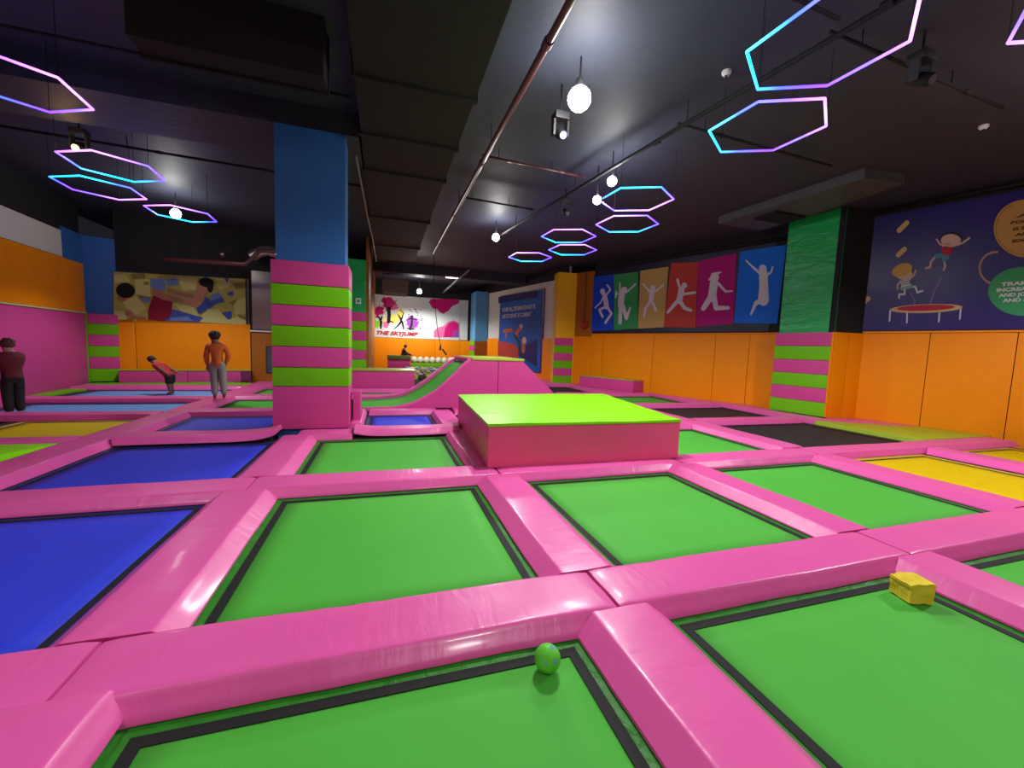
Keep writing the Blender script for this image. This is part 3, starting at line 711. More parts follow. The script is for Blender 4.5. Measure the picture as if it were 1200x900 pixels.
# blue far column and left blue column
t = thing('padded_column', 'pale blue column far back right of the splash banner', 'column', (5.62, 25.2, 0))
mb = MB(); mb.box(-.32, .45, -.7, .75, FZ, 4.85); mb.build('shaft', mat('pale_blue_paint', (.10, .36, .66), .5), t)
for k in range(5):
    mb = MB(); mb.box(-.36, -.325, -.7, .75, .3+.32*k, .3+.32*k+.31); mb.build('pad_stripe', (LIMEW, PINKW)[k % 2], t)
mb = MB(); mb.box(-.3, .45, -.74, -.705, -.1, 1.85); mb.build('front_pad', BROWNO, t)
c0 = Vector((-8.62, 15.72)); c1 = Vector((-7.93, 15.98)); ca = math.atan2(.26, .69)
t = thing('padded_column', 'blue corner column with striped padding left of the photo mural', 'column', (c0.x, c0.y, 0), ca)
mb = MB(); mb.box(0, .74, .02, .8, FZ, 4.4); mb.build('shaft', BLUEC, t)
zz = [.02, .42, .78, 1.12, 1.46, 1.80, 2.10]
for k in range(6):
    mb = MB(); mb.box(.07, .74, -.05, .02, zz[k]+.004, zz[k+1]-.004); mb.build('pad_stripe', (LIMEW, PINKW)[k % 2], t, bevel=.012)
mb = MB(); mb.box(-.01, .065, -.06, .02, 0, 2.1); mb.build('corner_trim', LIMEW, t)

# ================================================================== wall art
class Art:
    """flat printed art built in wall coordinates; x along the wall, z up, traced through the wall's own plane"""
    def __init__(s, root, a, b, ox, oy, sc, y0=-.02):
        s.root, s.a, s.b, s.ox, s.oy, s.sc, s.y = root, a, b, ox, oy, sc, y0
    def P(s, q): return onwall(s.a, s.b, s.ox+q[0]/s.sc, s.oy+q[1]/s.sc)
    def L(s, q):
        u, v = s.P(q); return (u-s.root['u0'], v-s.root['v0'])
    def poly(s, mb, pts, lay):
        mb.wallprism([s.L(p) for p in pts], s.y-lay*.003-.003, s.y-lay*.003)
    def stroke(s, mb, pts, w_, lay):
        for i in range(len(pts)-1):
            a = Vector(pts[i]); b = Vector(pts[i+1]); d = (b-a)
            if d.length < .01: continue
            d.normalize(); n = Vector((-d.y, d.x)); w0 = (w_[i] if isinstance(w_, list) else w_)/2; w1 = (w_[i+1] if isinstance(w_, list) else w_)/2
            out = []
            for k in range(5): th = PI/2+PI*k/4; out.append(a+(d*math.cos(th)+n*math.sin(th))*w0)
            for k in range(5): th = -PI/2+PI*k/4; out.append(b+(d*math.cos(th)+n*math.sin(th))*w1)
            s.poly(mb, out, lay+.05*(i % 5))
    def ell(s, mb, c, rx, ry, lay, n=20, rot=0):
        s.poly(mb, [(c[0]+rx*math.cos(2*PI*k/n)*math.cos(rot)-ry*math.sin(2*PI*k/n)*math.sin(rot), c[1]+rx*math.cos(2*PI*k/n)*math.sin(rot)+ry*math.sin(2*PI*k/n)*math.cos(rot)) for k in range(n)], lay)
def artroot(name, label, cat, a, b, u0, v0, group=None):
    a = Vector(a); b = Vector(b); d = (b-a).normalized(); p = a+d*u0
    t = thing(name, label, cat, (p.x, p.y, v0), math.atan2(d.y, d.x), group); t['u0'] = u0; t['v0'] = v0; return t
def text(root, s, x, z, h, m_, y=-.04, wid=None, name='lettering', shear=0, bold=0, align='LEFT'):
    cu = bpy.data.curves.new('t', 'FONT'); cu.body = s; cu.size = h; cu.extrude = .001; cu.offset = bold; cu.shear = shear; cu.align_x = align
    to = bpy.data.objects.new('t', cu); C.objects.link(to)
    bpy.context.view_layer.update()
    me = bpy.data.meshes.new_from_object(to.evaluated_get(bpy.context.evaluated_depsgraph_get()))
    bpy.data.objects.remove(to)
    me.transform(Matrix.Rotation(PI/2, 4, 'X'))
    if wid:
        w0 = max(v.co.x for v in me.vertices)-min(v.co.x for v in me.vertices)
        me.transform(Matrix.Diagonal((wid/w0, 1, 1, 1)))
    me.materials.clear(); me.materials.append(m_)
    o = bpy.data.objects.new(name, me); C.objects.link(o); o.parent = root; o.location = (x, y, z); return o

flat = lambda n, c, r=.6: mat(n, c, r, .15)
SIL = flat('silhouette_white', (.62, .64, .74))
# ---- six jumper banners
base = artroot('banner_board', 'long navy backing board behind the six jumper banners', 'board', NA, NB, 0, 2.28)
mb = MB(); mb.wallprism([(-.0, 0), (6.85, .0), (6.85, 2.75), (-.0, 2.62)], -.03, -.002); mb.build('board', NAVY, base)
J = [
 ('blue', (.012, .07, .60), [(80, 262), (191, 250), (188, 562), (66, 566)], [
   ('e', (130, 345), 14, 17), ('s', [(140, 362), (148, 395), (152, 432)], [24, 26, 26]), ('s', [(138, 368), (118, 408), (88, 436)], 8), ('s', [(152, 362), (174, 334), (156, 308)], 9),
   ('s', [(146, 430), (112, 448), (130, 486)], 13), ('s', [(156, 430), (180, 468), (146, 520)], 13)], 'narrow blue banner with a jumping silhouette, farthest back'),
 ('green', (.04, .32, .10), [(193, 250), (330, 234), (326, 552), (192, 562)], [
   ('e', (252, 335), 17, 18), ('s', [(240, 348), (235, 385), (232, 425)], [34, 34, 34]), ('s', [(228, 350), (227, 298)], 8), ('s', [(262, 352), (314, 304)], 9), ('s', [(215, 360), (206, 345), (204, 378)], 8),
   ('s', [(232, 425), (228, 520)], 20), ('s', [(245, 425), (264, 496), (286, 434)], [22, 18, 8])], 'green banner with a silhouette raising both arms'),
 ('tan', (.50, .36, .12), [(342, 228), (500, 205), (474, 545), (328, 553)], [
   ('e', (412, 325), 14, 15), ('s', [(408, 342), (403, 400)], [28, 26]), ('s', [(396, 348), (358, 302)], 9), ('s', [(420, 348), (472, 308)], 9),
   ('s', [(398, 400), (372, 440), (362, 490)], [16, 13, 9]), ('s', [(410, 400), (430, 450)], 14)], 'tan banner with a star shaped jumping silhouette'),
 ('red', (.50, .06, .05), [(515, 187), (667, 178), (652, 547), (472, 543)], [
   ('e', (590, 310), 15, 16), ('s', [(575, 330), (560, 400)], [34, 32]), ('s', [(566, 330), (551, 278)], 13), ('s', [(585, 360), (650, 350)], 14),
   ('s', [(550, 400), (496, 462)], [22, 14]), ('s', [(565, 398), (592, 438), (626, 450)], [22, 20, 16])], 'red banner with a silhouette jumping with legs apart'),
 ('magenta', (.42, .01, .20), [(669, 174), (882, 130), (865, 526), (655, 543)], [
   ('e', (760, 264), 24, 26), ('s', [(728, 280), (760, 248), (796, 236)], [8, 22, 6]), ('s', [(757, 288), (745, 380)], [44, 46]), ('s', [(780, 300), (822, 345), (860, 342)], [16, 14, 8]),
   ('s', [(736, 380), (696, 440)], [34, 26]), ('s', [(757, 380), (768, 438), (836, 436)], [30, 26, 20])], 'magenta banner with a kneeling jump silhouette'),
 ('bright blue', (.012, .17, .80), [(903, 122), (1163, 82), (1110, 525), (868, 522)], [
   ('e', (1030, 216), 21, 22), ('s', [(1033, 240), (1036, 320), (1034, 395)], [48, 50, 62]), ('s', [(1012, 240), (966, 200), (936, 170)], [16, 11, 8]), ('s', [(1058, 250), (1078, 236), (1086, 206)], [14, 10, 8]),
   ('s', [(1018, 395), (992, 412)], 26), ('s', [(990, 415), (964, 472)], [18, 12])], 'wide bright blue banner with a leaping silhouette next to the green column'),
]
for k, (nm, colr, quad, fig, lab) in enumerate(J):
    ar = Art(base, NA, NB, 680, 270, 4.8, -.045)
    u, v = ar.P(quad[3]); t = artroot('banner', lab, 'banner', NA, NB, u, v, 'jumper banners on the right wall'); ar.root = t
    mb = MB(); mb.wallprism([ar.L(p) for p in reversed(quad)], -.048, -.04)
    mb.build('cloth', mat(nm.replace(' ', '_')+'_banner_cloth', colr, .55, .15, bump=(2, .3, .02, (1, 1, 1)), var=.08), t)
    mb = MB(); ar.y = -.0485
    for n_, f in enumerate(fig):
        if f[0] == 'e': ar.ell(mb, f[1], f[2], f[3], n_*.3)
        else: ar.stroke(mb, f[1], f[2], n_*.3)
    mb.build('silhouette', SIL, t)

# ---- purple mural
u1, v1 = onwall(MA, MBp, 1003, 388)
t = artroot('mural', 'purple wall mural of cartoon children bouncing on a red trampoline', 'mural', MA, MBp, u1, 2.27)
ar = Art(t, MA, MBp, 1000, 220, 5.295, -.03)
mb = MB(); mb.wallprism([(-.03, 0), (5.8, 0), (5.8, 2.86), (-.03, 2.86)], -.03, -.004); mb.build('backing', mat('purple_print', (.022, .012, .15), .3, .4, var=.12, vscale=1), t)
cream = flat('cream_print', (.60, .42, .20)); skin = flat('pale_skin_print', (.60, .42, .38)); hair = flat('dark_hair_print', (.03, .03, .05)); blond = flat('blond_print', (.55, .36, .10))
redp = flat('red_print', (.42, .03, .07)); tealp = flat('teal_print', (.08, .25, .38)); whitep = flat('white_print', (.62, .62, .72)); greenp = flat('green_print', (.05, .32, .13)); linep = flat('violet_line_print', (.22, .17, .42))
def art(name, m_, fn, lay=0):
    mb = MB(); fn(mb); return mb.build(name, m_, t)
for a_, b_ in (((285, 268), (335, 218)), ((280, 420), (320, 382)), ((60, 716), (95, 688))): art('dash', cream, lambda mb: ar.stroke(mb, [a_, b_], 30, 0))
art('bounce_line', linep, lambda mb: (ar.stroke(mb, [(548, 560), (505, 640), (475, 738)], 6, 0), ar.stroke(mb, [(360, 660), (385, 700), (378, 745)], 5, 0)))
art('trampoline_rim', cream, lambda mb: ar.ell(mb, (455, 750), 226, 27, 1, 32, -.035))
art('trampoline_mat', redp, lambda mb: ar.ell(mb, (452, 746), 180, 19, 2.2, 32, -.035))
for a_, b_ in (((231, 765), (226, 828)), ((336, 780), (334, 838)), ((536, 778), (532, 832)), ((668, 755), (662, 816))): art('trampoline_leg', whitep, lambda mb: ar.stroke(mb, [a_, b_], 9, 0))
# blond child
art('child_legs', whitep, lambda mb: (ar.stroke(mb, [(322, 630), (320, 662), (288, 662), (286, 684)], 11, 3), ar.stroke(mb, [(345, 618), (388, 615), (400, 652), (432, 640)], 11, 3.4)))
art('child_shorts', flat('mint_print', (.2, .42, .38)), lambda mb: ar.stroke(mb, [(305, 625), (325, 618), (362, 612)], 24, 4.2))
art('child_arms', skin, lambda mb: (ar.stroke(mb, [(295, 585), (278, 602), (277, 628)], 11, 3), ar.stroke(mb, [(350, 570), (378, 545), (390, 515)], 11, 3.4)))
art('striped_shirt', whitep, lambda mb: ar.poly(mb, [(290, 578), (350, 572), (358, 606), (302, 618)], 5))
art('shirt_stripes', hair, lambda mb: [ar.stroke(mb, [(294, 586+9*k), (352, 578+9*k)], 3, 6) for k in range(3)])
art('child_face', skin, lambda mb: ar.ell(mb, (318, 535), 52, 40, 6))
art('child_hair', blond, lambda mb: ar.ell(mb, (306, 512), 66, 38, 7, rot=-.35))
# dark haired child
art('child_hair', hair, lambda mb: ar.ell(mb, (612, 308), 70, 34, 3, rot=-.05))
art('child_arms', skin, lambda mb: (ar.stroke(mb, [(568, 366), (538, 350), (520, 322)], 11, 3), ar.stroke(mb, [(620, 365), (680, 345), (722, 314)], 12, 3.4)))
art('child_legs', skin, lambda mb: (ar.stroke(mb, [(515, 425), (484, 462), (478, 495), (452, 502)], 13, 3), ar.stroke(mb, [(566, 450), (572, 492), (562, 512)], 13, 3.4)))
art('child_shorts', tealp, lambda mb: (ar.stroke(mb, [(585, 420), (520, 425)], 30, 5), ar.stroke(mb, [(590, 425), (565, 452)], 28, 5.5)))
art('red_shirt', redp, lambda mb: ar.poly(mb, [(552, 368), (622, 368), (606, 424), (548, 414)], 6.4))
art('child_face', skin, lambda mb: ar.ell(mb, (608, 330), 62, 40, 7.4))
art('smile', flat('brown_line_print', (.2, .06, .05)), lambda mb: ar.stroke(mb, [(575, 345), (590, 356), (608, 352)], 4, 8.2))
# bubbles
ring_ = lambda mb: [ar.stroke(mb, [(890+105*math.cos(a)+0, 500+100*math.sin(a)), (890+105*math.cos(a+.2), 500+100*math.sin(a+.2))], 13, 1) for a in [1.75+k*.2 for k in range(15)]]
art('ring', flat('peach_ring_print', (.50, .30, .20)), ring_)
art('speech_bubble', flat('ochre_print', (.50, .27, .08)), lambda mb: ar.ell(mb, (1080, 255), 208, 180, 4, 36))
art('speech_bubble', greenp, lambda mb: ar.ell(mb, (1060, 645), 222, 152, 4, 36))
brn = flat('brown_text_print', (.10, .04, .02))
art('bubble_dots', brn, lambda mb: [ar.ell(mb, (1080+193*math.cos(a), 255+165*math.sin(a)), 4, 4, 5.4, 6) for a in [1.7+.1*k for k in range(26)]])
for s, q0, h_ in (('AND', (1015, 190), .085), ('BOUNCING', (975, 232), .085), ('IS SO GOOD', (990, 270), .085), ('AND FUN', (1005, 305), .085), ('EXERCISE', (985, 345), .085)):
    x_, z_ = ar.L(q0); text(t, s, x_, z_, h_, brn, y=-.058, wid=.62, bold=.003)
for s, q0, wd in (('TRAMPOLINES', (918, 612), .9), ('INCREASE BALANCE', (888, 648), 1.05), ('AND JOINT HEALTH', (905, 680), .95), ('AND FLEXIBILITY', (930, 712), .85)):
    x_, z_ = ar.L(q0); text(t, s, x_, z_, .10, whitep, y=-.058, wid=wd, bold=.004)

# ---- climbing poster (right far wall)
A2, B2 = RA, RB
u1, v1 = onwall(A2, B2, 586, 408)
u2, v2 = onwall(A2, B2, 634, 430)
zt = onwall(A2, B2, 586, 349)[1]
t = artroot('poster', 'blue climbing wall poster with white capitals and climbers', 'poster', A2, B2, u1, .35)
Wd = u2-u1; Ht = zt-.35
ar = Art(t, A2, B2, 570, 330, 6.923, -.085)
mb = MB(); mb.wallprism([(-.06, -.06), (Wd+.1, -.06), (Wd+.1, Ht+.08), (-.06, Ht+.08)], -.07, -.003); mb.build('frame', mat('dark_magenta_frame', (.10, .01, .10), .4), t)
mb = MB(); mb.wallprism([(0, 0), (Wd, 0), (Wd, Ht), (0, Ht)], -.085, -.07); mb.build('print', mat('poster_blue', (.015, .10, .46), .55, .15, var=.45, vscale=.8), t)
art('night_band', flat('indigo_print', (.03, .02, .14)), lambda mb: ar.poly(mb, [(108, 128), (430, 72), (430, 128), (108, 178)], .5))
art('night_band', flat('indigo_print', (.03, .02, .14)), lambda mb: ar.poly(mb, [(270, 600), (330, 520), (425, 470), (420, 690), (330, 640)], .5))
art('red_rock', flat('brick_red_print', (.42, .05, .04)), lambda mb: ar.poly(mb, [(104, 490), (150, 488), (235, 505), (270, 545), (268, 625), (104, 615)], 1.2))
hp = random.Random(3)
art('climbing_holds', hair, lambda mb: [ar.ell(mb, (hp.uniform(125, 410), hp.uniform(255, 480)), 6, 7, 2, 7) for k in range(26)])
art('climber', flat('climber_red_print', (.45, .10, .06)), lambda mb: (ar.stroke(mb, [(290, 380), (262, 405), (255, 445)], 26, 3), None))
art('climber', flat('climber_red_print', 0), lambda mb: (ar.stroke(mb, [(160, 400), (215, 395)], 30, 3), ar.stroke(mb, [(170, 405), (172, 455)], 12, 3.5)))
art('climber', flat('climber_red_print', 0), lambda mb: ar.stroke(mb, [(315, 500), (312, 570)], 26, 3))
art('climber_trousers', hair, lambda mb: (ar.stroke(mb, [(248, 440), (280, 500), (285, 600)], 20, 4)))
art('climber_head', skin, lambda mb: ar.ell(mb, (295, 362), 13, 18, 5))
art('climber_head', skin, lambda mb: ar.ell(mb, (320, 478), 18, 28, 5))
x_, z_ = ar.L((128, 205)); text(t, '"IN EVERY FALL, DETERMINATION MUST BE', .25, Ht-.85, .30, whitep, y=-.1, wid=Wd*.80, bold=.008)
text(t, 'LIFE IS TO BE MET BY CLIMBING"', .32, Ht-1.22, .30, whitep, y=-.1, wid=Wd*.70, bold=.008)

# ---- white splash banner on the back wall
FA2, FB2 = FA, FB
u1, v1 = onwall(FA2, FB2, 436, 396); u2, v2 = onwall(FA2, FB2, 539, 350)
t = artroot('banner', 'white banner with colour splashes, black dancing figures and red club lettering', 'banner', FA2, FB2, u1, 1.88)
ar = Art(t, FA2, FB2, 430, 340, 15, -.06)
Wd = u2-u1; mb = MB(); mb.wallprism([(0, .0), (Wd, 0), (Wd, 2.5), (0, 2.5)], -.06, -.03); mb.build('cloth', flat('banner_white', (.62, .68, .68), .3), t)
mag = flat('magenta_splash', (.55, .01, .16)); pk = flat('pink_splash', (.75, .15, .35)); yel = flat('yellow_splash', (.80, .68, .15)); pur = flat('purple_splash', (.28, .06, .38)); grn = flat('green_splash', (.25, .55, .06)); blk = flat('black_figure', (.01, .01, .012))
def blob(c, r0, n=26, sd=0, st=.35):
    rr_ = random.Random(sd); return [(c[0]+r0*(1+rr_.uniform(-st, st))*math.cos(2*PI*k/n), c[1]+r0*(1+rr_.uniform(-st, st))*math.sin(2*PI*k/n)) for k in range(n)]
art('splash', mag, lambda mb: (ar.poly(mb, blob((210, 370), 90, sd=1), 1), ar.poly(mb, blob((390, 260), 110, sd=2), 1.3), ar.poly(mb, blob((310, 180), 50, sd=4), 1.5)))
art('splash', pk, lambda mb: (ar.poly(mb, blob((490, 300), 55, sd=5), 1.9), ar.poly(mb, blob((335, 610), 55, sd=6), 1.9)))
art('splash', yel, lambda mb: (ar.poly(mb, blob((480, 510), 90, sd=7), 2.3), ar.poly(mb, blob((590, 410), 70, sd=8), 2.5), ar.poly(mb, blob((310, 520), 40, sd=9), 2.5)))
art('splash', grn, lambda mb: ar.poly(mb, blob((155, 600), 75, sd=10), 2.0))
art('splash', pur, lambda mb: (ar.poly(mb, blob((790, 570), 105, sd=11, st=.2), 2.9), ar.poly(mb, blob((850, 590), 60, sd=12), 3.1), [ar.ell(mb, (hp.uniform(660, 980), hp.uniform(330, 680)), 11, 13, 3.0+k*.01, 7) for k in range(34)]))
art('dancing_figure', blk, lambda mb: (ar.stroke(mb, [(150, 470), (215, 480), (250, 560), (245, 670)], [12, 30, 46, 30], 4), ar.stroke(mb, [(265, 470), (250, 520)], 30, 4.4)))
art('dancing_figure', blk, lambda mb: (ar.stroke(mb, [(520, 175), (460, 260), (400, 330)], [10, 12, 14], 4), ar.stroke(mb, [(385, 320), (390, 430), (380, 560)], [60, 62, 60], 4.4), ar.stroke(mb, [(390, 540), (460, 565)], 22, 4.8), ar.stroke(mb, [(310, 150), (330, 260), (370, 340)], 10, 4.2)))
art('dancing_figure', blk, lambda mb: (ar.stroke(mb, [(545, 430), (590, 500), (610, 560)], [16, 36, 44], 4), ar.stroke(mb, [(580, 350), (640, 400), (615, 500)], [12, 14, 30], 4.4), ar.stroke(mb, [(600, 560), (540, 630), (475, 685)], [40, 24, 12], 4.6), ar.stroke(mb, [(620, 560), (645, 680)], [36, 22], 4.8)))
art('dancing_figure', blk, lambda mb: (ar.stroke(mb, [(680, 530), (770, 500), (900, 530)], [8, 22, 8], 5), ar.stroke(mb, [(790, 470), (785, 600), (760, 690)], [30, 40, 30], 4.6), ar.stroke(mb, [(690, 660), (760, 690), (840, 680)], [10, 30, 14], 5), ar.ell(mb, (790, 465), 24, 24, 5.2, 12)))
x_, z_ = ar.L((150, 775)); x2, _z = ar.L((880, 775))
text(t, 'THE SKYJUMP', x_, z_, .30, flat('dark_red_letters', (.42, .01, .03)), y=-.085, wid=x2-x_, shear=.3, bold=.012)
ar2 = Art(t, FA2, FB2, 420, 330, 6.92, -.06); ar = ar2
art('splash', mag, lambda mb: (ar.poly(mb, [(570, 165), (590, 140), (815, 142), (815, 175), (760, 200), (730, 235), (690, 262), (660, 250), (640, 225), (600, 215)], 1)))
art('splash', pk, lambda mb: (ar.poly(mb, [(612, 452), (612, 400), (640, 375), (690, 360), (720, 330), (770, 312), (815, 335), (815, 452)], 1)))
art('splash', mag, lambda mb: (ar.poly(mb, [(690, 452), (700, 380), (735, 335), (780, 325), (812, 350), (812, 452)], 2)))
art('splash', pur, lambda mb: (ar.poly(mb, [(760, 452), (770, 400), (812, 390), (812, 452)], 3)))

# ---- photo mural of children in foam pit
u1, v1 = onwall(BA, BB, 135, 373); u2, v2 = onwall(BA, BB, 292, 377)
t = artroot('photo_mural', 'wide photo mural of boys playing among yellow and blue foam cubes', 'mural', BA, BB, .02, 2.05)
ar = Art(t, BA, BB, 140, 300, 7.5, -.05)
mb = MB(); mb.wallprism([(0, 0), (3.42, 0), (3.42, 1.5), (0, 1.42)], -.03, -.002); mb.build('backing', NAVY, t)
ypr = flat('dull_yellow_print', (.38, .36, .08)); ypl = flat('pale_yellow_print', (.52, .50, .18)); ypd = flat('olive_print', (.20, .18, .05)); bpr = flat('blue_cube_print', (.05, .08, .34)); bpl = flat('light_blue_cube_print', (.12, .20, .42)); rpr = flat('dark_red_shirt_print', (.22, .01, .03)); spr = flat('skin_print', (.33, .15, .10)); spl = flat('light_skin_print', (.45, .22, .14)); hpr = flat('black_hair_print', (.012, .01, .01))
mb = MB(); q = [ar.L(p) for p in [(-48, 583), (-48, 140), (1132, 205), (1138, 600)]]; mb.wallprism(list(q), -.05, -.03); mb.build('print', ypr, t)
def P_(name, m_, polys, lay):
    for k, p in enumerate(polys): art(name.rstrip('s') if name != 'red_shirt' else name, m_, lambda mb: ar.poly(mb, p, lay+.2*k))
P_('pale_cubes', ypl, [[(140, 210), (270, 205), (275, 360), (150, 340)], [(30, 400), (150, 352), (240, 455), (160, 520), (60, 460)], [(700, 580), (760, 470), (870, 470), (960, 560), (970, 598)], [(960, 560), (1050, 530), (1136, 585), (1136, 600), (980, 598)], [(840, 200), (960, 205), (980, 260), (880, 300)], [(1000, 400), (1130, 360), (1132, 500), (1020, 520)], [(520, 190), (690, 200), (680, 300), (560, 310)], [(-40, 170), (60, 165), (100, 230), (-40, 240)], [(-40, 480), (60, 490), (70, 560), (-40, 560)], [(480, 420), (660, 450), (700, 530), (560, 500)]], 1)
P_('shaded_cubes', ypd, [[(100, 160), (230, 150), (230, 200), (120, 205)], [(215, 228), (265, 228), (262, 256), (220, 255)], [(1000, 240), (1120, 230), (1130, 280), (1020, 290)], [(960, 410), (1040, 380), (1000, 440)], [(160, 340), (280, 365), (275, 400), (200, 390)], [(1040, 510), (1130, 540), (1130, 570), (1050, 540)]], 3.2)
P_('blue_cubes', bpr, [[(470, 470), (590, 500), (740, 545), (700, 580), (400, 570), (420, 520)], [(800, 400), (905, 360), (930, 405), (850, 420), (800, 465), (770, 455)], [(895, 500), (985, 485), (990, 540), (960, 562)], [(945, 325), (1000, 312), (1008, 350), (960, 350)], [(920, 195), (965, 195), (950, 240)], [(740, 180), (790, 185), (760, 200)]], 4.6)
P_('light_blue_cubes', bpl, [[(275, 205), (400, 200), (410, 300), (330, 320), (280, 270)], [(410, 210), (500, 195), (530, 255), (430, 265)], [(800, 350), (870, 320), (905, 360), (810, 400)], [(450, 545), (600, 530), (650, 570), (450, 573)], [(190, 370), (275, 380), (270, 410), (210, 400)]], 6)
P_('red_shirt', rpr, [[(300, 350), (400, 350), (470, 410), (460, 520), (400, 570), (260, 560), (255, 480)]], 7.2)
art('boy_arms', spr, lambda mb: (ar.stroke(mb, [(320, 320), (400, 360), (560, 395)], [60, 58, 34], 8), ar.stroke(mb, [(440, 300), (520, 330), (640, 350)], [36, 34, 30], 8.6)))
art('boy_hands', spl, lambda mb: (ar.stroke(mb, [(590, 400), (660, 400), (710, 340)], [50, 70, 60], 9.3), ar.stroke(mb, [(660, 420), (715, 420)], 60, 9.9)))
art('blue_vest', bpr, lambda mb: ar.poly(mb, [(760, 360), (800, 380), (770, 480), (700, 510), (680, 460), (730, 420)], 10.4))
art('boy_face', spl, lambda mb: ar.ell(mb, (735, 285), 55, 68, 11, 20))
art('boy_hair', hpr, lambda mb: (ar.ell(mb, (768, 235), 66, 42, 11.7, 20, .15), ar.ell(mb, (800, 270), 28, 52, 12.2, 16)))
art('child_hair', hpr, lambda mb: ar.ell(mb, (60, 305), 84, 66, 7, 20, .15))
art('child_hand', spr, lambda mb: (ar.ell(mb, (85, 505), 36, 28, 7, 14, .4), ar.stroke(mb, [(110, 530), (230, 545)], 22, 7.4), ar.stroke(mb, [(0, 370), (50, 385)], 30, 6.8)))
mb = MB(); mb.wallprism([(3.36, -.05), (3.43, -.05), (3.43, 1.55), (3.36, 1.55)], -.07, -.002); mb.build('frame', NAVY, t)

# ================================================================== loose objects
BALLM = bpy.data.materials.new('green_ball_print'); BALLM.use_nodes = True
nt = BALLM.node_tree; b = nt.nodes['Principled BSDF']; b.inputs['Roughness'].default_value = .5; b.inputs['Specular IOR Level'].default_value = .25
tc = nt.nodes.new('ShaderNodeTexCoord'); vo = nt.nodes.new('ShaderNodeTexVoronoi'); vo.inputs['Scale'].default_value = 16
cr = nt.nodes.new('ShaderNodeValToRGB'); cr.color_ramp.interpolation = 'CONSTANT'
cr.color_ramp.elements[0].color = (.10, .42, .30, 1); cr.color_ramp.elements[1].position = .26; cr.color_ramp.elements[1].color = (.11, .58, .035, 1)
nt.links.new(tc.outputs['Object'], vo.inputs['Vector']); nt.links.new(vo.outputs['Distance'], cr.inputs[0]); nt.links.new(cr.outputs[0], b.inputs['Base Color'])
mb = MB(); mb.ball((0, 0, 0), .066, nu=32, nv=20); o = mb.build('ball', BALLM, smooth=True); o.location = (.80, 1.765, BZ+.066)
tag(o, 'small bright green ball with teal spots on the nearest green trampoline', 'ball')

bmm = bmesh.new(); bmesh.ops.create_cube(bmm, size=1); bmesh.ops.subdivide_edges(bmm, edges=list(bmm.edges), cuts=6, use_grid_fill=True)
for v in bmm.verts:
    p = v.co.copy(); v.co = Vector((p.x*.165, p.y*.15, p.z*.135))
    v.co += Vector((noise.noise(p*3), noise.noise(p*3+Vector((9, 0, 0))), noise.noise(p*3+Vector((0, 9, 0)))))*.009
    if p.z > .3 and p.x < -.3: v.co.z -= .012; v.co.x -= .008
me = bpy.data.meshes.new('foam_cube'); bmm.to_mesh(me); bmm.free()
for p in me.polygons: p.use_smooth = False
me.materials.append(FOAM); o = bpy.data.objects.new('foam_cube', me); C.objects.link(o)
o.location = (3.47, 1.70, BZ+.076); o.rotation_euler = (0, 0, math.radians(-17))
tag(o, 'worn yellow foam cube in the corner of the large green trampoline', 'foam cube')

# foam pit blocks
FB_ = [mat('pit_foam_blue', (.05, .12, .35), .9), mat('pit_foam_white', (.5, .52, .5), .9), mat('pit_foam_yellow', (.55, .45, .08), .9), mat('pit_foam_dark', (.03, .05, .05), .9)]
meshes = []
for m_ in FB_:
    mb = MB(); mb.box(-.1, .1, -.1, .1, -.1, .1); oo = mb.build('foam_block', m_, bevel=.012, seg=1); meshes.append(oo.data); bpy.data.objects.remove(oo)
mb = MB(); mb.prism([(1.1, 17.0), (6.6, 17.0), (5.5, 23.8), (1.1, 23.8)], FZ+.001, .05); pit = mb.build('foam_pit_bed', mat('pit_base', (.08, .08, .09), .9)); tag(pit, 'dark base of the foam pit behind the ramp', 'foam pit')
fr_ = random.Random(5)
spots = [(1.25+.27*a_, 17.2+.29*b_) for a_ in range(9) for b_ in range(22)] + [(4.9+.28*a_, 17.2+.29*b_) for a_ in range(5) for b_ in range(10)]
for x, y in spots:
    o = bpy.data.objects.new('foam_block', fr_.choice(meshes)); C.objects.link(o)
    o.location = (x+fr_.uniform(-.01, .01), y+fr_.uniform(-.01, .01), .17); o.rotation_euler = (fr_.uniform(-.25, .25), fr_.uniform(-.25, .25), fr_.uniform(-.2, .2))
    tag(o, 'small foam block in the foam pit behind the ramp', 'foam block', 'loose foam blocks in the foam pit')

# far platform, airbag, trapeze
t = thing('platform', 'small purple landing platform by the orange wall where the far child sits', 'platform', (.85, 24.7, 0))
mb = MB(); mb.box(-.62, .62, -.6, .5, .02, .62); mb.build('body', PINKW, t, bevel=.015)
mb = MB(); mb.box(-.64, .64, -.62, .52, .625, .86); mb.build('top_pad', mat('dark_olive_vinyl', (.12, .14, .03), .5), t, bevel=.02)
t = thing('airbag', 'long pale ribbed air cushion behind the foam pit', 'cushion', (3.2, 24.9, 0))
for k in range(9):
    mb = MB(); mb.ball((-1.45+k*.36, 0, .55), .20, .32, .26, nu=12, nv=8); mb.build('cushion_rib', mat('cream_vinyl', (.55, .55, .42), .5), t, smooth=True)
mb = MB(); mb.box(-1.65, 1.75, -.5, -.3, .02, .42); mb.build('front_roll', LIMEW, t, bevel=.05)
t = thing('trapeze_rope', 'thin dark rope hanging from the ceiling with a hooked handle', 'rope', (2.03, 18, 0))
mb = MB(); mb.tube([(0, 0, CZ), (.01, 0, 3.7), (.2, 0, 2.2), (.35, 0, 1.5)], .014, 6); mb.build('rope', WEB, t)
mb = MB(); mb.tube([(.35, 0, 1.52), (.33, 0, 1.3), (.42, 0, 1.35), (.62, 0, 1.1)], [.03, .05, .035, .03], 8); mb.build('handle', WEB, t)

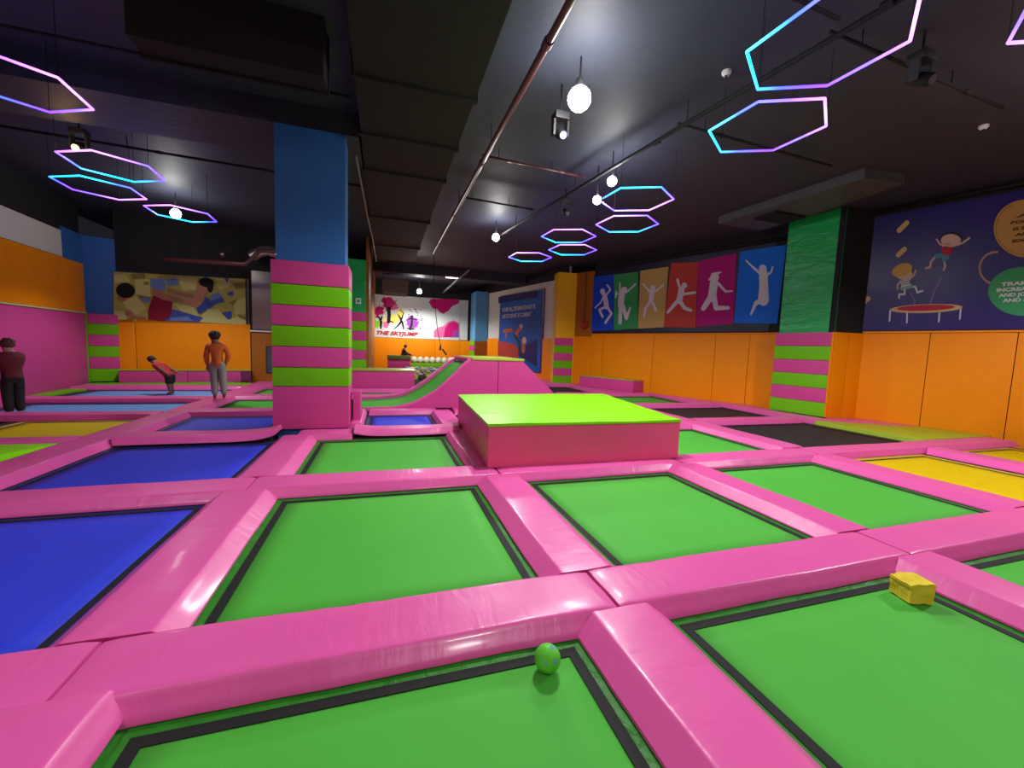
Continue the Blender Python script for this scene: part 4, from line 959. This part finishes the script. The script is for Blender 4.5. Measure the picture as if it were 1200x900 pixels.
# ================================================================== people
def skinmesh(name, V, Eg, Rd, m_, parent, sub=1):
    me = bpy.data.meshes.new(name); me.from_pydata([Vector(v) for v in V], Eg, [])
    o = bpy.data.objects.new(name, me); C.objects.link(o)
    md = o.modifiers.new('s', 'SKIN'); md.use_smooth_shade = True
    for i, r in enumerate(Rd):
        sv = me.skin_vertices[0].data[i]; sv.radius = r if isinstance(r, tuple) else (r, r); sv.use_root = (i == 0)
    sb = o.modifiers.new('d', 'SUBSURF'); sb.levels = sub; sb.render_levels = sub
    bpy.context.view_layer.update()
    m2 = bpy.data.meshes.new_from_object(o.evaluated_get(bpy.context.evaluated_depsgraph_get()))
    bpy.data.objects.remove(o); m2.materials.clear(); m2.materials.append(m_)
    for p in m2.polygons: p.use_smooth = True
    o = bpy.data.objects.new(name, m2); C.objects.link(o); o.parent = parent; return o
SKIN = mat('brown_skin', (.22, .10, .06), .55); HAIR = mat('black_hair', (.012, .010, .010), .6, bump=(40, .6, .01, (1, 1, 1)))
def person(label, loc, rz, H, J_, top, bottom, fat=1.0, hairm=None, skinm=None, shorts=False, sleeves='long', facing=(0, 1)):
    """J_: joints in units of body height; keys pelvis chest neck head, shoulder/elbow/wrist/hip/knee/ankle L R"""
    t = thing('person', label, 'person', loc, rz)
    g = {k: Vector(v)*H for k, v in J_.items()}
    skm = skinm or SKIN; hd = g['head']; up = (g['head']-g['neck']).normalized()
    V = []; E_ = []; Rr = []
    def add(p, r, par=None):
        V.append(tuple(p)); Rr.append(tuple(x*H*fat for x in r) if isinstance(r, tuple) else r*H*fat)
        if par is not None: E_.append((par, len(V)-1))
        return len(V)-1
    pe = add(g['pelvis'], (.062, .045)); sp = add(g['pelvis'].lerp(g['chest'], .5), (.058, .042), pe); ch = add(g['chest'], (.085, .055), sp)
    nk = add(g['neck'], .030, ch); h1 = add(hd-up*.02*H, .052, nk); h2 = add(hd+up*.03*H, .050, h1)
    fdir = Vector(J_.get('look', (0, 1, 0)))
    for s in 'LR':
        sh = add(g['sh'+s], .032, ch); el = add(g['el'+s], .024, sh); wr = add(g['wr'+s], .016, el)
        d = (g['wr'+s]-g['el'+s]).normalized(); pl = add(g['wr'+s]+d*.025*H, (.020, .012), wr)
        sd = d.cross(Vector((0, 1, .3))).normalized()
        for k, (o_, ln) in enumerate(((-.016, .042), (-.006, .05), (.005, .047), (.015, .036))):
            b0 = add(g['wr'+s]+d*.05*H+sd*o_*H, .0055, pl); add(g['wr'+s]+d*(.05+ln)*H+sd*o_*1.3*H+Vector((0, .008*H, 0)), .0045, b0)
        tb = add(g['wr'+s]+d*.035*H+sd*(-.028)*H, .006, pl); add(g['wr'+s]+d*.06*H+sd*(-.038)*H, .005, tb)
        hp_ = add(g['hi'+s], .052, pe); kn = add(g['kn'+s], .034, hp_); an = add(g['an'+s], .022, kn)
        ft = Vector(J_.get('foot', (0, 1, 0))).normalized()
        toe = add(g['an'+s]+ft*.085*H-Vector((0, 0, .018*H)), (.022, .014), an)
    skinmesh('body', V, E_, Rr, skm, t)
    # hair, eyes, nose
    mb = MB(); bk = -fdir.normalized()*.014*H
    mb.ball(hd+up*.026*H+bk, .070*H, .072*H, .066*H, nu=18, nv=12)
    for k in range(40):
        a = rnd.uniform(0, 2*PI); e = rnd.uniform(.1, 1.4); dr = Vector((math.cos(a)*math.cos(e), math.sin(a)*math.cos(e), math.sin(e)))
        mb.ball(hd+up*.026*H+bk+dr*.064*H, .018*H, nu=6, nv=4)
    mb.build('hair', hairm or HAIR, t, smooth=True)
    fd = fdir.normalized(); sdv = fd.cross(up).normalized()
    for s in (-1, 1):
        mb = MB(); mb.ball(hd+fd*.050*H+sdv*s*.018*H, .006*H, nu=8, nv=6); mb.build('eye', mat('eye_white', (.5, .5, .5), .3), t, smooth=True)
        mb = MB(); mb.ball(hd+sdv*s*.052*H-up*.004*H, .007*H, .012*H, .015*H, nu=8, nv=6); mb.build('ear', skm, t, smooth=True)
    mb = MB(); mb.ball(hd+fd*.056*H-up*.012*H, .009*H, nu=8, nv=6); mb.build('nose', skm, t, smooth=True)
    mb = MB(); mb.ball(hd+fd*.050*H-up*.030*H, .014*H, .007*H, .004*H, nu=8, nv=6); mb.build('mouth', mat('lips', (.25, .06, .05), .5), t, smooth=True)
    # shirt
    V, E_, Rr = [], [], []
    hem = g['pelvis'].lerp(g['chest'], -.20)
    pe = add(hem, (.090, .072)); pe = add(g['pelvis'].lerp(g['chest'], -.12), (.090, .072), pe); pe = add(g['pelvis'].lerp(g['chest'], .1), (.088, .068), pe); sp = add(g['pelvis'].lerp(g['chest'], .5), (.084, .064), pe); ch = add(g['chest'], (.094, .066), sp); nk = add(g['neck']-up*.02*H, .038, ch)
    for s in 'LR':
        sh = add(g['sh'+s], .043, ch)
        if sleeves == 'long': el = add(g['el'+s], .035, sh); add(g['el'+s].lerp(g['wr'+s], .92), .026, el)
        else: add(g['sh'+s].lerp(g['el'+s], .75), .038, sh)
    skinmesh('shirt', V, E_, Rr, top, t)
    V, E_, Rr = [], [], []
    pe = add(g['pelvis'].lerp(g['chest'], .35), (.070, .052)); p2 = add(g['pelvis'], (.082, .064), pe)
    for s in 'LR':
        hp_ = add(g['hi'+s], .062, p2)
        if shorts: add(g['hi'+s].lerp(g['kn'+s], .95), .052, hp_)
        else: kn = add(g['kn'+s], .050, hp_); add(g['kn'+s].lerp(g['an'+s], .93), .040, kn)
    skinmesh('shorts' if shorts else 'trousers', V, E_, Rr, bottom, t)
    return t
# standing youth, back to the viewer, hands at the hips
person('person in an orange sweatshirt and grey trousers standing with their back turned', (-3.89, 11.72, .0), math.radians(14), 1.64, {
 'pelvis': (0, 0, .53), 'chest': (-.01, .0, .74), 'neck': (-.02, .01, .84), 'head': (-.03, .025, .915), 'look': (-.5, .8, -.1),
 'shL': (-.11, 0, .785), 'elL': (-.135, .0, .63), 'wrL': (-.12, .04, .49), 'shR': (.09, 0, .785), 'elR': (.145, -.03, .65), 'wrR': (.10, .03, .53),
 'hiL': (-.05, 0, .50), 'knL': (-.045, .01, .28), 'anL': (-.04, -.01, .035), 'hiR': (.05, 0, .50), 'knR': (.06, .01, .28), 'anR': (.075, 0, .035), 'foot': (-.2, 1, 0)},
 mat('orange_sweatshirt', (.62, .13, .02), .8), mat('grey_trousers', (.30, .29, .29), .8), fat=1.1)
# leaning boy: faces left (world -x); local +y = facing
person('boy in a red T-shirt and black shorts leaning forward mid-bounce with arms swept back', (-5.62, 13.55, BZ+.005), math.radians(78), 1.24, {
 'pelvis': (0, .02, .42), 'chest': (0, .22, .62), 'neck': (0, .30, .69), 'head': (0, .365, .745), 'look': (0, .8, -.6),
 'shL': (-.10, .24, .655), 'elL': (-.15, .10, .58), 'wrL': (-.17, -.03, .50), 'shR': (.10, .24, .655), 'elR': (.15, .09, .56), 'wrR': (.17, -.05, .47),
 'hiL': (-.05, 0, .40), 'knL': (-.055, .0, .21), 'anL': (-.05, -.03, .03), 'hiR': (.05, 0, .40), 'knR': (.055, .03, .21), 'anR': (.05, -.02, .03), 'foot': (0, 1, 0)},
 mat('red_tshirt', (.50, .02, .03), .8), mat('black_shorts', (.012, .012, .014), .8), fat=1.3, shorts=True, sleeves='short')
# dark red shirt at the left edge
person('person in a dark red top and black trousers at the left edge', (-6.62, 10.05, BZ+.005), math.radians(48), 1.44, {
 'pelvis': (0, 0, .53), 'chest': (-.0, .04, .74), 'neck': (-.0, .07, .84), 'head': (0, .09, .915), 'look': (0, 1, -.2),
 'shL': (-.10, .05, .785), 'elL': (-.13, .18, .80), 'wrL': (-.10, .32, .83), 'shR': (.10, .04, .785), 'elR': (.12, .17, .73), 'wrR': (.09, .30, .76),
 'hiL': (-.05, 0, .50), 'knL': (-.05, .01, .28), 'anL': (-.05, -.02, .035), 'hiR': (.05, 0, .50), 'knR': (.05, .02, .28), 'anR': (.05, -.01, .035), 'foot': (0, 1, 0)},
 mat('dark_red_top', (.14, .01, .025), .8), mat('black_trousers', (.01, .01, .012), .8), fat=1.2, hairm=mat('reddish_brown_hair', (.12, .035, .035), .7), skinm=mat('pale_skin', (.50, .28, .24), .55))
# far seated child
person('far child in dark clothes sitting on the small landing platform', (1.05, 24.35, .865-.46*1.25+.04), math.radians(-80), 1.25, {
 'pelvis': (0, 0, .46), 'chest': (0, .04, .66), 'neck': (0, .09, .76), 'head': (0, .13, .83), 'look': (0, 1, -.6),
 'shL': (-.10, .05, .70), 'elL': (-.12, .13, .58), 'wrL': (-.08, .22, .52), 'shR': (.10, .05, .70), 'elR': (.12, .13, .58), 'wrR': (.08, .22, .52),
 'hiL': (-.05, .02, .46), 'knL': (-.07, .22, .54), 'anL': (-.05, .36, .45), 'hiR': (.05, .02, .46), 'knR': (.07, .24, .50), 'anR': (.05, .40, .45), 'foot': (0, 1, .1)},
 mat('dark_plum_top', (.03, .012, .02), .8), mat('dark_trousers', (.05, .03, .035), .8), fat=1.2)
